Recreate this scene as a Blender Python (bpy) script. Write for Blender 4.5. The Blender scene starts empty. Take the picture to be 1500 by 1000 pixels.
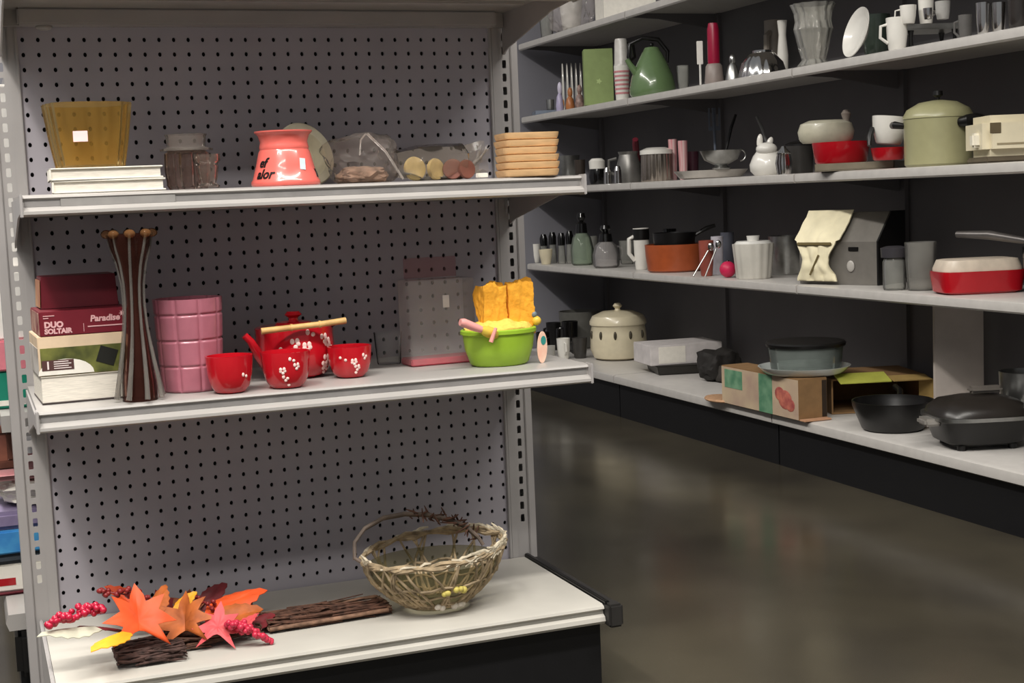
import bpy, bmesh, math, random
from mathutils import Vector, Matrix, Euler, noise
random.seed(7)
PI = math.pi
COL = bpy.context.scene.collection
sc = bpy.context.scene

# ------------------------------------------------------------------ camera
CX, CY, CZ = -0.116, -2.602, 0.8804
PITCH, ROLL, YAW = -0.10116, 0.04142, -0.3619
FPX = 2090.0
ROT = Matrix.Rotation(YAW, 3, 'Z') @ Matrix.Rotation(PITCH, 3, 'X') @ Matrix.Rotation(ROLL, 3, 'Y')
CAM = Vector((CX, CY, CZ))
cam_d = bpy.data.cameras.new('camera')
cam = bpy.data.objects.new('camera', cam_d)
COL.objects.link(cam)
m3 = Matrix((ROT.col[0], ROT.col[2], -ROT.col[1])).transposed()
cam.matrix_world = Matrix.Translation(CAM) @ m3.to_4x4()
cam_d.sensor_width = 36.0
cam_d.lens = FPX / 1500 * 36
cam_d.clip_start = 0.05
sc.camera = cam

def q_of(P):
    return ROT.transposed() @ (Vector(P) - CAM)
def scale_at(P):
    return FPX / q_of(P).y
def solve(px=None, py=None, axis=0, P=(0, 0, 0)):
    """coordinate along AXIS (others from P) at which the point is seen in photo column px / row py"""
    P = Vector(P); P[axis] = 0.0
    a = q_of(P); d = ROT.transposed() @ Vector([1.0 if i == axis else 0.0 for i in range(3)])
    if px is not None:
        k, i = (px - 750) / FPX, 0
    else:
        k, i = -(py - 500) / FPX, 2
    return (k * a.y - a[i]) / (d[i] - k * d.y)

# ------------------------------------------------------------------ materials
def lin(v):
    v /= 255.0
    return v / 12.92 if v <= 0.04045 else ((v + 0.055) / 1.055) ** 2.4
def rgb(r, g, b):
    return (lin(r), lin(g), lin(b), 1)
_M = {}
def mat(name, col, rough=0.5, metal=0.0, var=0.06, scale=30.0, trans=0.0, ior=1.45, bump=0.0, coat=0.0, col2=None, sheen=0.0, stretch=None):
    if name in _M: return _M[name]
    m = bpy.data.materials.new(name); m.use_nodes = True
    nt = m.node_tree; b = nt.nodes['Principled BSDF']
    c = rgb(*col)
    tc = nt.nodes.new('ShaderNodeTexCoord')
    nz = nt.nodes.new('ShaderNodeTexNoise'); nz.inputs['Scale'].default_value = scale; nz.inputs['Detail'].default_value = 4
    src = tc.outputs['Object']
    if stretch:
        mp = nt.nodes.new('ShaderNodeMapping'); mp.inputs['Scale'].default_value = stretch
        nt.links.new(src, mp.inputs['Vector']); src = mp.outputs['Vector']
    nt.links.new(src, nz.inputs['Vector'])
    rp = nt.nodes.new('ShaderNodeValToRGB')
    if col2: lo, hi = rgb(*col2), c
    else:
        lo = tuple(max(0, x * (1 - var * 2)) for x in c[:3]) + (1,); hi = tuple(min(1, x * (1 + var)) for x in c[:3]) + (1,)
    rp.color_ramp.elements[0].position = 0.32; rp.color_ramp.elements[1].position = 0.68
    rp.color_ramp.elements[0].color = lo; rp.color_ramp.elements[1].color = hi
    nt.links.new(nz.outputs['Fac'], rp.inputs['Fac'])
    nt.links.new(rp.outputs['Color'], b.inputs['Base Color'])
    b.inputs['Roughness'].default_value = rough; b.inputs['Metallic'].default_value = metal
    b.inputs['Transmission Weight'].default_value = trans; b.inputs['IOR'].default_value = ior
    b.inputs['Coat Weight'].default_value = coat
    b.inputs['Sheen Weight'].default_value = sheen
    if bump:
        bp = nt.nodes.new('ShaderNodeBump'); bp.inputs['Strength'].default_value = bump; bp.inputs['Distance'].default_value = 0.004
        nt.links.new(nz.outputs['Fac'], bp.inputs['Height']); nt.links.new(bp.outputs['Normal'], b.inputs['Normal'])
    _M[name] = m
    return m
def film(name, col, clear=0.7, rough=0.12, gloss=0.5):
    """thin clear plastic or glass wall: see-through tint, body haze, surface gloss"""
    if name in _M: return _M[name]
    m = bpy.data.materials.new(name); m.use_nodes = True
    nt = m.node_tree; N = nt.nodes; L = nt.links
    for n in list(N): N.remove(n)
    out = N.new('ShaderNodeOutputMaterial')
    tr = N.new('ShaderNodeBsdfTransparent'); tr.inputs[0].default_value = tuple(x ** .25 for x in rgb(*col)[:3]) + (1,)
    clear = clear ** .3
    df = N.new('ShaderNodeBsdfDiffuse'); df.inputs[0].default_value = rgb(*col)
    nz = N.new('ShaderNodeTexNoise'); nz.inputs['Scale'].default_value = 40
    tc = N.new('ShaderNodeTexCoord'); L.new(tc.outputs['Object'], nz.inputs['Vector'])
    mr = N.new('ShaderNodeMapRange'); mr.inputs['To Min'].default_value = (1 - clear) * .7; mr.inputs['To Max'].default_value = (1 - clear) * 1.3
    L.new(nz.outputs['Fac'], mr.inputs['Value'])
    m1 = N.new('ShaderNodeMixShader'); L.new(mr.outputs[0], m1.inputs[0]); L.new(tr.outputs[0], m1.inputs[1]); L.new(df.outputs[0], m1.inputs[2])
    gl = N.new('ShaderNodeBsdfGlossy'); gl.inputs['Roughness'].default_value = rough
    lw = N.new('ShaderNodeLayerWeight'); lw.inputs[0].default_value = gloss * .3
    m2 = N.new('ShaderNodeMixShader'); L.new(lw.outputs['Fresnel'], m2.inputs[0]); L.new(m1.outputs[0], m2.inputs[1]); L.new(gl.outputs[0], m2.inputs[2])
    L.new(m2.outputs[0], out.inputs[0])
    _M[name] = m
    return m

M_METAL = mat('painted_shelf_metal', (172, 168, 166), .38, 0, .03, 12)
M_PEG = mat('grey_pegboard', (176, 171, 178), .55, 0, .03, 9)
M_DARKBACK = mat('dark_backing', (22, 20, 20), .8)
M_DECK = mat('deck_metal', (190, 186, 177), .35, 0, .03, 10)
M_LIP = mat('shelf_lip_metal', (166, 162, 158), .3, 0, .02, 12)
M_CHANNEL = mat('price_channel_grey', (140, 137, 135), .45)
M_BLACK = mat('black_plastic', (18, 17, 17), .35)
M_KICK = mat('black_kick_metal', (15, 15, 17), .5)
M_BLACKGLOSS = mat('black_gloss', (14, 13, 13), .15, coat=.5)
M_WHITE = mat('white_ceramic', (226, 223, 215), .25, coat=.4, var=.02)
M_PAPER = mat('white_paper', (232, 227, 216), .6, var=.03, scale=60)
M_PAGES = mat('page_block', (226, 219, 206), .8, var=.1, scale=60, stretch=(1, 1, 30))
M_CREAM = mat('cream_ceramic', (218, 207, 178), .28, coat=.3, var=.03)
M_CORAL = mat('coral_glaze', (236, 112, 102), .22, coat=.4, var=.02)
M_TEXT = mat('black_print', (20, 16, 16), .5)
M_WTEXT = mat('white_print', (236, 222, 218), .5)
M_MAROON = mat('maroon_card', (112, 28, 40), .42, var=.04)
M_TAN = mat('tan_wood', (226, 184, 134), .55, var=.08, scale=30, stretch=(1, 1, 6))
M_RED = mat('red_glaze', (196, 22, 36), .16, coat=.6, var=.02)
M_REDP = mat('red_enamel', (172, 18, 30), .22, coat=.4, var=.03)
M_BLOSSOM = mat('blossom_white', (246, 214, 206), .4, var=.02)
M_BAMBOO = mat('bamboo', (218, 176, 112), .45, var=.1, scale=60)
M_LIME = mat('lime_plastic', (154, 190, 54), .35, var=.02)
M_ORANGE = mat('orange_sponge', (244, 172, 52), .9, bump=.6, scale=90, var=.05)
M_YELLOW = mat('yellow_terry', (240, 206, 96), .95, bump=.7, scale=120, var=.06)
M_PINK = mat('pink_plastic', (240, 160, 150), .4)
M_CHROME = mat('chrome', (205, 203, 200), .14, 1.0, .02)
M_STEEL = mat('brushed_steel', (175, 175, 172), .32, 1.0, .05, 60)
M_GREYP = mat('grey_plastic', (112, 112, 112), .45)
M_SAGE = mat('sage_enamel', (158, 155, 118), .35, coat=.2, var=.03)
M_GREEN = mat('green_enamel', (100, 124, 84), .2, coat=.5, var=.03)
M_GBOX = mat('green_card', (138, 156, 98), .6, var=.04)
M_CARD = mat('brown_cardboard', (132, 101, 66), .8, var=.06)
M_TERRA = mat('terracotta_glaze', (168, 82, 44), .35, var=.06, coat=.2)
M_BROWNTWIG = mat('brown_twig', (92, 62, 48), .85, var=.3, scale=80)
M_GREYTWIG = mat('grey_twig', (168, 148, 118), .85, var=.25, scale=60)
M_WHITETWIG = mat('white_twig', (206, 194, 170), .8, var=.15, scale=80)
M_BERRY = mat('red_berry', (188, 30, 62), .3, coat=.3)
M_CLEAR = film('clear_glass', (240, 244, 240), .80, .06, .5)
M_HAZE = film('clear_plastic', (246, 238, 234), .60, .12, .45)
M_PINKHAZE = film('pink_plastic_film', (226, 176, 178), .80, .12, .3)
M_BROWNFILM = film('brown_tinted_film', (226, 212, 202), .78, .2, .35)
M_AMBER = film('amber_glass', (216, 176, 96), .70, .1, .45)
M_SMOKE = film('smoky_brown_glass', (172, 148, 138), .80, .08, .8)
M_DKAMBER = film('dark_brown_glass', (92, 54, 46), .40, .08, .5)
M_GREYGLASS = film('grey_glass', (206, 206, 200), .55, .08, .5)
M_PINKGLASS = mat('frosted_pink_glass', (178, 108, 122), .3, var=.06, scale=30, coat=.3)
M_CRIMSON = mat('crimson_plastic', (150, 20, 54), .3)

# ------------------------------------------------------------------ mesh builder
class MB:
    def __init__(s): s.bm = bmesh.new(); s.smooth = True
    def _merge(s, t, M=None):
        me = bpy.data.meshes.new('t')
        if M is not None: bmesh.ops.transform(t, matrix=M, verts=t.verts)
        t.to_mesh(me); t.free(); s.bm.from_mesh(me); bpy.data.meshes.remove(me)
        return s
    def box(s, c, d, bev=0.0, rot=None, seg=2, taper=None):
        t = bmesh.new(); bmesh.ops.create_cube(t, size=1)
        for v in t.verts:
            v.co = Vector((v.co.x * d[0], v.co.y * d[1], v.co.z * d[2]))
            if taper and v.co.z > 0: v.co.x *= taper[0]; v.co.y *= taper[1]
        if bev: bmesh.ops.bevel(t, geom=list(t.edges), offset=bev, segments=seg, affect='EDGES', clamp_overlap=True)
        M = Matrix.Translation(c)
        if rot is not None: M = M @ Euler(rot).to_matrix().to_4x4()
        return s._merge(t, M)
    def bx(s, x0, x1, y0, y1, z0, z1, bev=0.0):
        return s.box(((x0 + x1) / 2, (y0 + y1) / 2, (z0 + z1) / 2), (abs(x1 - x0), abs(y1 - y0), abs(z1 - z0)), bev)
    def lathe(s, prof, seg=32, c=(0, 0, 0), rot=None, mod=None, sy=1.0, caps=True):
        """profile of (r, z); mod(angle, r, z) -> r"""
        t = bmesh.new(); rings = []
        for r, z in prof:
            if r < 1e-5: rings.append([t.verts.new((0, 0, z))]); continue
            ring = []
            for i in range(seg):
                a = 2 * PI * i / seg
                rr = mod(a, r, z) if mod else r
                ring.append(t.verts.new((rr * math.cos(a), rr * math.sin(a) * sy, z)))
            rings.append(ring)
        for A, B in zip(rings, rings[1:]):
            for i in range(seg):
                j = (i + 1) % seg
                if len(A) == 1 and len(B) == 1: continue
                if len(A) == 1: t.faces.new((A[0], B[j], B[i]))
                elif len(B) == 1: t.faces.new((A[i], A[j], B[0]))
                else: t.faces.new((A[i], A[j], B[j], B[i]))
        if caps:
            for R_, fl in ((rings[0], True), (rings[-1], False)):
                if len(R_) > 2: t.faces.new(R_[::-1] if fl else R_)
        bmesh.ops.recalc_face_normals(t, faces=t.faces)
        M = Matrix.Translation(c)
        if rot is not None: M = M @ Euler(rot).to_matrix().to_4x4()
        return s._merge(t, M)
    def tube(s, pts, r, seg=8, closed=False, caps=True):
        pts = [Vector(p) for p in pts]; n = len(pts)
        rad = r if isinstance(r, (list, tuple)) else [r] * n
        t = bmesh.new(); rings = []; up = None
        for i, p in enumerate(pts):
            a = pts[(i - 1) % n] if (closed or i > 0) else p
            b = pts[(i + 1) % n] if (closed or i < n - 1) else p
            d = (b - a).normalized() if (b - a).length > 1e-9 else Vector((0, 0, 1))
            if up is None: up = d.orthogonal().normalized()
            up = (up - d * up.dot(d))
            up = up.normalized() if up.length > 1e-6 else d.orthogonal().normalized()
            w = d.cross(up)
            rings.append([t.verts.new(p + (up * math.cos(2 * PI * k / seg) + w * math.sin(2 * PI * k / seg)) * rad[i]) for k in range(seg)])
        for i in range(n if closed else n - 1):
            A, B = rings[i], rings[(i + 1) % n]
            for k in range(seg):
                j = (k + 1) % seg
                t.faces.new((A[k], A[j], B[j], B[k]))
        if not closed and caps:
            t.faces.new(rings[0][::-1]); t.faces.new(rings[-1])
        bmesh.ops.recalc_face_normals(t, faces=t.faces)
        return s._merge(t)
    def ball(s, c, r, seg=12, rot=None, jit=0.0):
        t = bmesh.new(); bmesh.ops.create_uvsphere(t, u_segments=seg, v_segments=max(4, seg // 2 + 1), radius=1)
        rr = r if isinstance(r, (tuple, list)) else (r, r, r)
        for v in t.verts:
            k = 1 + (jit * noise.noise(v.co * 2.3 + Vector(c) * 31) if jit else 0)
            v.co = Vector((v.co.x * rr[0], v.co.y * rr[1], v.co.z * rr[2])) * k
        M = Matrix.Translation(c)
        if rot is not None: M = M @ Euler(rot).to_matrix().to_4x4()
        return s._merge(t, M)
    def prism(s, poly, h, M=None, bev=0.0):
        """2-D polygon (x, y) extruded from z=0 to h"""
        t = bmesh.new()
        f = t.faces.new([t.verts.new((x, y, 0)) for x, y in poly])
        g = bmesh.ops.extrude_face_region(t, geom=[f])
        for v in g['geom']:
            if isinstance(v, bmesh.types.BMVert): v.co.z += h
        bmesh.ops.recalc_face_normals(t, faces=t.faces)
        if bev: bmesh.ops.bevel(t, geom=list(t.edges), offset=bev, segments=1, affect='EDGES', clamp_overlap=True)
        return s._merge(t, M)
    def extrude_x(s, prof, x0, x1):
        """profile of (y, z) swept along x"""
        M = Matrix(((0, 0, 1, x0), (1, 0, 0, 0), (0, 1, 0, 0), (0, 0, 0, 1)))
        return s.prism(prof, x1 - x0, M)
    def extrude_y(s, prof, y0, y1):
        """profile of (x, z) swept along y"""
        M = Matrix(((1, 0, 0, 0), (0, 0, 1, y0), (0, 1, 0, 0), (0, 0, 0, 1)))
        return s.prism(prof, y1 - y0, M)
    def mesh(s, me, M=None):
        t = bmesh.new(); t.from_mesh(me); return s._merge(t, M)
    def build(s, name, m, parent=None, loc=(0, 0, 0), rot=(0, 0, 0), angle=38):
        me = bpy.data.meshes.new(name)
        for f in s.bm.faces: f.smooth = True
        s.bm.to_mesh(me); s.bm.free()
        me.materials.append(m)
        me.set_sharp_from_angle(angle=math.radians(angle))
        o = bpy.data.objects.new(name, me); COL.objects.link(o)
        if parent is not None: o.parent = parent
        o.location = loc; o.rotation_euler = rot
        return o
def tag(o, label, cat, group=None, kind=None):
    o['label'] = label; o['category'] = cat
    if group: o['group'] = group
    if kind: o['kind'] = kind
    return o
def T(name, label, cat, loc, rz=0.0, group=None, rot=None):
    o = bpy.data.objects.new(name, None); COL.objects.link(o); o.empty_display_size = .05
    o.location = loc; o.rotation_euler = rot if rot else (0, 0, rz)
    return tag(o, label, cat, group)
def struct(o):
    o['kind'] = 'structure'; return o
def dup(root, loc, label, rot=None):
    r = root.copy(); COL.objects.link(r); r.location = loc; r['label'] = label
    if rot: r.rotation_euler = rot
    for ch in list(root.children):
        c = ch.copy(); COL.objects.link(c); c.parent = r
        for g in ch.children:
            d = g.copy(); COL.objects.link(d); d.parent = c
    return r
def text_mesh(body, size, depth=.0006, bold=.0, shear=0.0):
    cu = bpy.data.curves.new('t', 'FONT'); cu.body = body; cu.size = size; cu.extrude = depth; cu.offset = bold; cu.shear = shear
    cu.align_x = 'LEFT'; cu.resolution_u = 3
    o = bpy.data.objects.new('t', cu); COL.objects.link(o)
    me = bpy.data.meshes.new_from_object(o.evaluated_get(bpy.context.evaluated_depsgraph_get()))
    bpy.data.objects.remove(o); bpy.data.curves.remove(cu)
    return me
FRONT = Matrix(((1, 0, 0, 0), (0, 0, -1, 0), (0, 1, 0, 0), (0, 0, 0, 1)))   # xy text -> xz facing -y
def shell(prof, th):
    """closed bowl profile from an outer one running bottom to rim"""
    inner = [(max(0, r - th), z + (th if i == 0 else 0)) for i, (r, z) in enumerate(prof)]
    inner[0] = (0, prof[0][1] + th) if prof[0][0] < 1e-4 else (max(prof[0][0] - th, .0), prof[0][1] + th)
    p = list(prof)
    if p[0][0] > 1e-4: p = [(0, p[0][1])] + p
    ins = inner[::-1]
    if ins[-1][0] > 1e-4: ins.append((0, ins[-1][1]))
    return p + ins

# ------------------------------------------------------------------ setting
ZT, ZU, ZM, ZD = 1.236, .912, .588, .168          # shelf tops of the end unit
RX = 2.3146                                         # front edge line of the wall shelves
RA, RB, RC, RD, RE = 1.572, 1.241, .915, .567, .168
RXE = 2.2146
def floor_mat():
    m = bpy.data.materials.new('polished_concrete'); m.use_nodes = True
    nt = m.node_tree; b = nt.nodes['Principled BSDF']; L = nt.links
    tc = nt.nodes.new('ShaderNodeTexCoord')
    n1 = nt.nodes.new('ShaderNodeTexNoise'); n1.inputs['Scale'].default_value = 1.3; n1.inputs['Detail'].default_value = 6
    L.new(tc.outputs['Object'], n1.inputs['Vector'])
    r = nt.nodes.new('ShaderNodeValToRGB'); r.color_ramp.elements[0].position = .3; r.color_ramp.elements[1].position = .72
    r.color_ramp.elements[0].color = rgb(46, 42, 36); r.color_ramp.elements[1].color = rgb(84, 78, 64)
    L.new(n1.outputs['Fac'], r.inputs['Fac']); L.new(r.outputs['Color'], b.inputs['Base Color'])
    n2 = nt.nodes.new('ShaderNodeTexNoise'); n2.inputs['Scale'].default_value = 6
    L.new(tc.outputs['Object'], n2.inputs['Vector'])
    mr = nt.nodes.new('ShaderNodeMapRange'); mr.inputs['To Min'].default_value = .14; mr.inputs['To Max'].default_value = .26
    L.new(n2.outputs['Fac'], mr.inputs['Value']); L.new(mr.outputs[0], b.inputs['Roughness'])
    return m
struct(MB().bx(-3.2, 2.86, -4.2, 3.72, -.1, 0).build('floor', floor_mat()))
M_WALL = mat('grey_wall_panel', (128, 127, 134), .6, var=.03, scale=5)
struct(MB().bx(-3.2, 2.86, 3.60, 3.72, 0, 3.4).build('wall_back', M_WALL))
struct(MB().bx(2.76, 2.86, -4.2, 3.60, 0, 3.4).build('wall_right', mat('dark_wall', (70, 68, 68), .7)))

# ------------------------------------------------------------------ perforated plates
def peg_plate(x0, z0, nx, nz, pitch, hr, hz, margin_x, margin_z, th, seg=8, sq=1.0):
    """plate in xz facing -y at y=0 with rounded holes; one cell per hole, solid margins"""
    t = bmesh.new(); V = {}
    def v(x, y, z):
        k = (round(x, 5), round(y, 5), round(z, 5))
        if k not in V: V[k] = t.verts.new(k)
        return V[k]
    per = seg // 4
    for i in range(nx):
        for j in range(nz):
            cx, cz = x0 + i * pitch, z0 + j * pitch; h = pitch / 2
            ring = []; back = []; outer = []
            for k in range(seg):
                a = 2 * PI * (k + .5) / seg
                ca, sa = math.copysign(abs(math.cos(a)) ** sq, math.cos(a)), math.copysign(abs(math.sin(a)) ** sq, math.sin(a))
                ring.append(v(cx + hr * ca, 0, cz + hz * sa))
                back.append(v(cx + hr * ca, th, cz + hz * sa))
            cor = [v(cx + h, 0, cz + h), v(cx - h, 0, cz + h), v(cx - h, 0, cz - h), v(cx + h, 0, cz - h)]
            for qd in range(4):
                a, b = ring[(2 * qd) % seg], ring[(2 * qd + 1) % seg]
                t.faces.new((cor[qd], b, a)) if False else t.faces.new((a, b, cor[qd]))
                n = ring[(2 * qd + 2) % seg]
                t.faces.new((b, n, cor[(qd + 1) % 4], cor[qd]))
            for k in range(seg):
                kk = (k + 1) % seg
                t.faces.new((ring[k], back[k], back[kk], ring[kk]))
    xa, xb = x0 - pitch / 2, x0 + (nx - .5) * pitch
    za, zb = z0 - pitch / 2, z0 + (nz - .5) * pitch
    def rect(a, b, c, d):
        if b - a > 1e-5 and d - c > 1e-5:
            t.faces.new([t.verts.new(p) for p in ((a, 0, c), (b, 0, c), (b, 0, d), (a, 0, d))])
    mx, mz = margin_x, margin_z
    rect(mx[0], xa, mz[0], mz[1]); rect(xb, mx[1], mz[0], mz[1]); rect(xa, xb, mz[0], za); rect(xa, xb, zb, mz[1])
    m = MB(); m._merge(t); return m

# ------------------------------------------------------------------ end unit
UL, UR = -.0381, .8763
unit = T('gondola_shelf_unit', 'light grey metal end display unit with pegboard back and four shelves', 'shelf unit', (0, 0, 0))
peg_plate(0, 1.18 - 39 * .0254 , 34, 48, .0254, .0032, .0042, (-.013, .851), (.15, 1.44), .004).build('pegboard_panel', M_PEG, unit, angle=30)
MB().bx(-.012, .850, .010, .016, .15, 1.44).build('backing_board', M_DARKBACK, unit)
def upright(cx, name='upright'):
    # hollow slotted post: front face with two columns of slots, sides open at the back
    t = peg_plate(cx, .245, 1, 46, .0254, .0042, .0078, (cx - .026, cx + .026), (.0, 1.46), .003, 8, .35)
    t.bx(cx - .0275, cx - .026, -.001, .05, 0, 1.46); t.bx(cx + .026, cx + .0275, -.001, .05, 0, 1.46)
    if cx > 0: t.bx(cx - .024, cx + .024, .03, .033, 0, 1.46)
    t.bx(cx - .027, cx - .012, -.004, .0, 0, 1.46, .0015); t.bx(cx + .012, cx + .027, -.004, .0, 0, 1.46, .0015)
    return t.build(name, M_METAL, unit, angle=30)
upright(UL); upright(UR)
MB().bx(-.0135, -.0085, -.007, .002, .168, 1.44, .001).build('edge_trim', M_METAL, unit)
MB().bx(.8445, .8495, -.007, .002, .168, 1.44, .001).build('edge_trim', M_METAL, unit)
def lip_profile(y0, th=.008):
    return [(y0, 0), (-.352, 0), (-.360, -.002), (-.3625, -.005), (-.3585, -.008), (-.3585, -.018), (-.366, -.0205), (-.3715, -.0245), (-.372, -.029),
            (-.367, -.032), (-.352, -.0325), (-.350, -.0305), (-.350, -th), (y0, -th)]
def end_shelf(z, nm='shelf'):
    s_ = MB(); s_.extrude_x(lip_profile(-.006), UL + .004, UR - .004)
    s_.bx(UL + .006, UR - .006, -.02, -.006, -.035, -.008)
    o = s_.build(nm, M_LIP, unit, loc=(0, 0, z), angle=25)
    for cx, sg in ((UL, 1), (UR, -1)):
        b = MB(); poly = [(-.004, -.006), (-.35, -.006), (-.35, -.028), (-.25, -.034), (-.03, -.075), (-.004, -.085)]
        b.extrude_x(poly, cx + sg * .002 - .0015, cx + sg * .002 + .0015); b.build('bracket', M_METAL, o)
        c = MB(); c.bx(cx + sg * .003 - .0022, cx + sg * .003 + .0022, -.3735, -.346, -.0335, .0015, .0012)
        c.build('end_cap', M_METAL, o)
    ch = MB(); ch.bx(UL + .008, UR - .008, -.3592, -.3580, -.0178, -.0082); ch.build('price_channel', M_CHANNEL, o)
    return o
su = end_shelf(ZU); sm = end_shelf(ZM); st = end_shelf(ZT)
# grey strip left in the price channel of the second shelf
xa = solve(px=88, P=(0, -.36, ZU)); xb = solve(px=256, P=(0, -.36, ZU))
MB().bx(xa, xb, -.3610, -.3592, -.0185, -.0065).build('price_strip', mat('strip_grey', (150, 147, 144), .4), su)
# ribs and rear rail under the top shelf
r_ = MB(); r_.bx(UL + .03, UR - .03, -.05, -.022, -.036, -.008, .003); r_.bx(UL + .03, UR - .03, -.20, -.17, -.016, -.008, .003); r_.build('stiffener', M_METAL, st)
MB().ball((.035, -.03, -.038), (.014, .01, .006), 12).build('shelf_clip', M_LIP, st)
# base deck, kick, bumper
dk = MB(); dk.extrude_x([(-.006, 0), (-.376, 0), (-.384, -.003), (-.386, -.007), (-.380, -.011), (-.380, -.017), (-.388, -.021), (-.390, -.028), (-.386, -.033), (-.37, -.034), (-.37, -.01), (-.006, -.01)], UL + .001, UR - .002)
deck = dk.build('base_deck', M_DECK, unit, loc=(0, 0, ZD), angle=25)
MB().bx(UL + .0, UR - .002, -.364, -.355, .0, .152).build('kick_plate', M_KICK, unit)
b_ = MB(); b_.bx(UR + .0005, UR + .009, -.385, -.0, .140, .1735, .0015); b_.build('side_trim', M_BLACK, unit)
b_ = MB(); b_.bx(UR - .001, UR + .026, -.405, -.375, .130, .171, .004); b_.bx(UR + .009, UR + .024, -.38, -.02, .150, .169, .002); b_.build('bumper', mat('worn_black_rubber', (44, 42, 40), .55), unit)
b_ = MB(); b_.bx(UL - .006, UL + .0, -.385, -.0, .02, .1725, .002); b_.build('base_end_panel', M_METAL, unit)
MB().bx(UR - .010, UR - .003, -.352, -.004, .0, .156).build('base_end_panel', mat('dark_base_metal', (58, 56, 54), .5), unit)

# ------------------------------------------------------------------ shelf run behind the end unit
g2 = T('aisle_shelf_unit', 'light grey double aisle shelf unit standing behind the pegboard end unit', 'shelf unit', (.42, .075, 0))
MB().bx(-.02, .02, .05, 2.2, 0, 1.44).build('centre_panel', M_PEG, g2)
for zz, d0 in ((.525, .50), (1.22, .42)):
    p = MB(); p.extrude_y([(-d0 , 0), (d0 - .06, 0), (d0 - .06, -.03), (-d0, -.03)], .03, 2.2); p.build('shelf', M_LIP, g2, loc=(0, 0, zz))
p = MB(); p.extrude_y([(-.514, 0), (.44, 0), (.44, -.03), (-.514, -.03), (-.519, -.015)], 0.0, 2.2); p.build('base_deck', M_LIP, g2, loc=(0, 0, ZD))
MB().bx(-.500, .44, .02, 2.2, 0, .136).build('kick_plate', M_KICK, g2)
MB().bx(-.506, -.46, -.012, .02, .05, .136, .012).build('bumper', M_BLACK, g2)

# ------------------------------------------------------------------ wall shelf run
ys = [3.58, 2.449, 1.272, .095, -1.082]
where = ['farthest, against the grey wall', 'second from the grey end wall', 'third from the grey end wall', 'nearest the camera']
M_RUNBACK = mat('shade_darkened_panel', (98, 96, 98), .6, var=.03, scale=6)  # grey panel coloured darker to stand for the shade between shelves
M_RUNSHELF = mat('run_shelf_metal', (192, 188, 183), .3, var=.03)
for k in range(4):
    y1, y0 = ys[k] - .004, ys[k + 1] + .004
    bay = T('shelving_bay', 'wall shelving bay with shade darkened back and grey shelves, ' + where[k], 'shelf unit', (RX + .40, (y0 + y1) / 2, 0))
    h = (y1 - y0) / 2
    MB().bx(.002, .03, -h, h, 0, 2.1).build('back_panel', M_RUNBACK, bay)
    u_ = MB(); u_.bx(-.012, .004, h - .03, h, 0, 2.1); u_.build('upright', M_RUNBACK, bay)
    for z in (RA, RB, RC, RD):
        p = MB(); p.extrude_y([(0, 0), (-.392, 0), (-.399, -.003), (-.4005, -.014), (-.3995, -.025), (-.394, -.030), (-.385, -.030), (-.383, -.01), (0, -.01)], -h, h)
        so = p.build('shelf', M_RUNSHELF, bay, loc=(0, 0, z), angle=30)
        for sg in (-1, 1):
            e = MB(); e.extrude_y([(0, -.01), (-.37, -.01), (-.37, -.024), (-.25, -.03), (0, -.07)], sg * (h - .002) - .0015, sg * (h - .002) + .0015)
            e.build('bracket', M_RUNBACK, so)
    p = MB(); p.extrude_y([(0, 0), (-.490, 0), (-.499, -.004), (-.5005, -.016), (-.499, -.030), (-.492, -.034), (-.48, -.034), (-.48, -.01), (0, -.01)], -h, h)
    p.build('base_deck', M_RUNSHELF, bay, loc=(0, 0, RE), angle=30)
    MB().bx(-.475, -.46, -h, h, 0, .16).build('kick_plate', M_KICK, bay)

ZT, ZU, ZM, ZD, RA, RB, RC, RD, RE = [z + .0007 for z in (ZT, ZU, ZM, ZD, RA, RB, RC, RD, RE)]
# ------------------------------------------------------------------ placing helpers
def FR(px0, px1, pytop, z, Y):
    """base point, width and height in metres for a thing on an end unit shelf"""
    pc = (px0 + px1) / 2; P = Vector((0, Y, z + .03)); P.x = solve(px=pc, P=P)
    k = scale_at(P); h = solve(py=pytop, axis=2, P=P) - z
    return Vector((P.x, Y, z)), (px1 - px0) / k, h
def RN(px0, px1, pytop, z, dx, X0=RX):
    """same for a thing on a wall shelf, dx behind the shelf's front edge"""
    pc = (px0 + px1) / 2; P = Vector((X0 + dx, 0, z + .04)); P.y = solve(px=pc, axis=1, P=P)
    k = scale_at(P); h = solve(py=pytop, axis=2, P=P) - z
    return Vector((P.x, P.y, z)), (px1 - px0) / k, h
FACE = -.42                                         # turn that faces the aisle end
def wrap(me, rfun, a0, z0):
    """bend a flat xy text mesh around a turned body; a0 = angle of its start, seen from -y"""
    for v in me.vertices:
        z = z0 + v.co.y; r = rfun(z) + .0004 + v.co.z
        a = a0 + v.co.x / rfun(z)
        v.co = Vector((r * math.sin(a), -r * math.cos(a), z))
    return me
def lerp_prof(prof):
    def f(z):
        for (r0, z0), (r1, z1) in zip(prof, prof[1:]):
            if min(z0, z1) <= z <= max(z0, z1) and z1 != z0: return r0 + (r1 - r0) * (z - z0) / (z1 - z0)
        return prof[-1][0]
    return f
def arc(c, r, a0, a1, n=12, plane='xz', rz=None):
    out = []
    for i in range(n + 1):
        a = a0 + (a1 - a0) * i / n
        u, w_ = r * math.cos(a), (rz or r) * math.sin(a)
        out.append(Vector(c) + (Vector((u, 0, w_)) if plane == 'xz' else Vector((0, u, w_)) if plane == 'yz' else Vector((u, w_, 0))))
    return out

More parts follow.
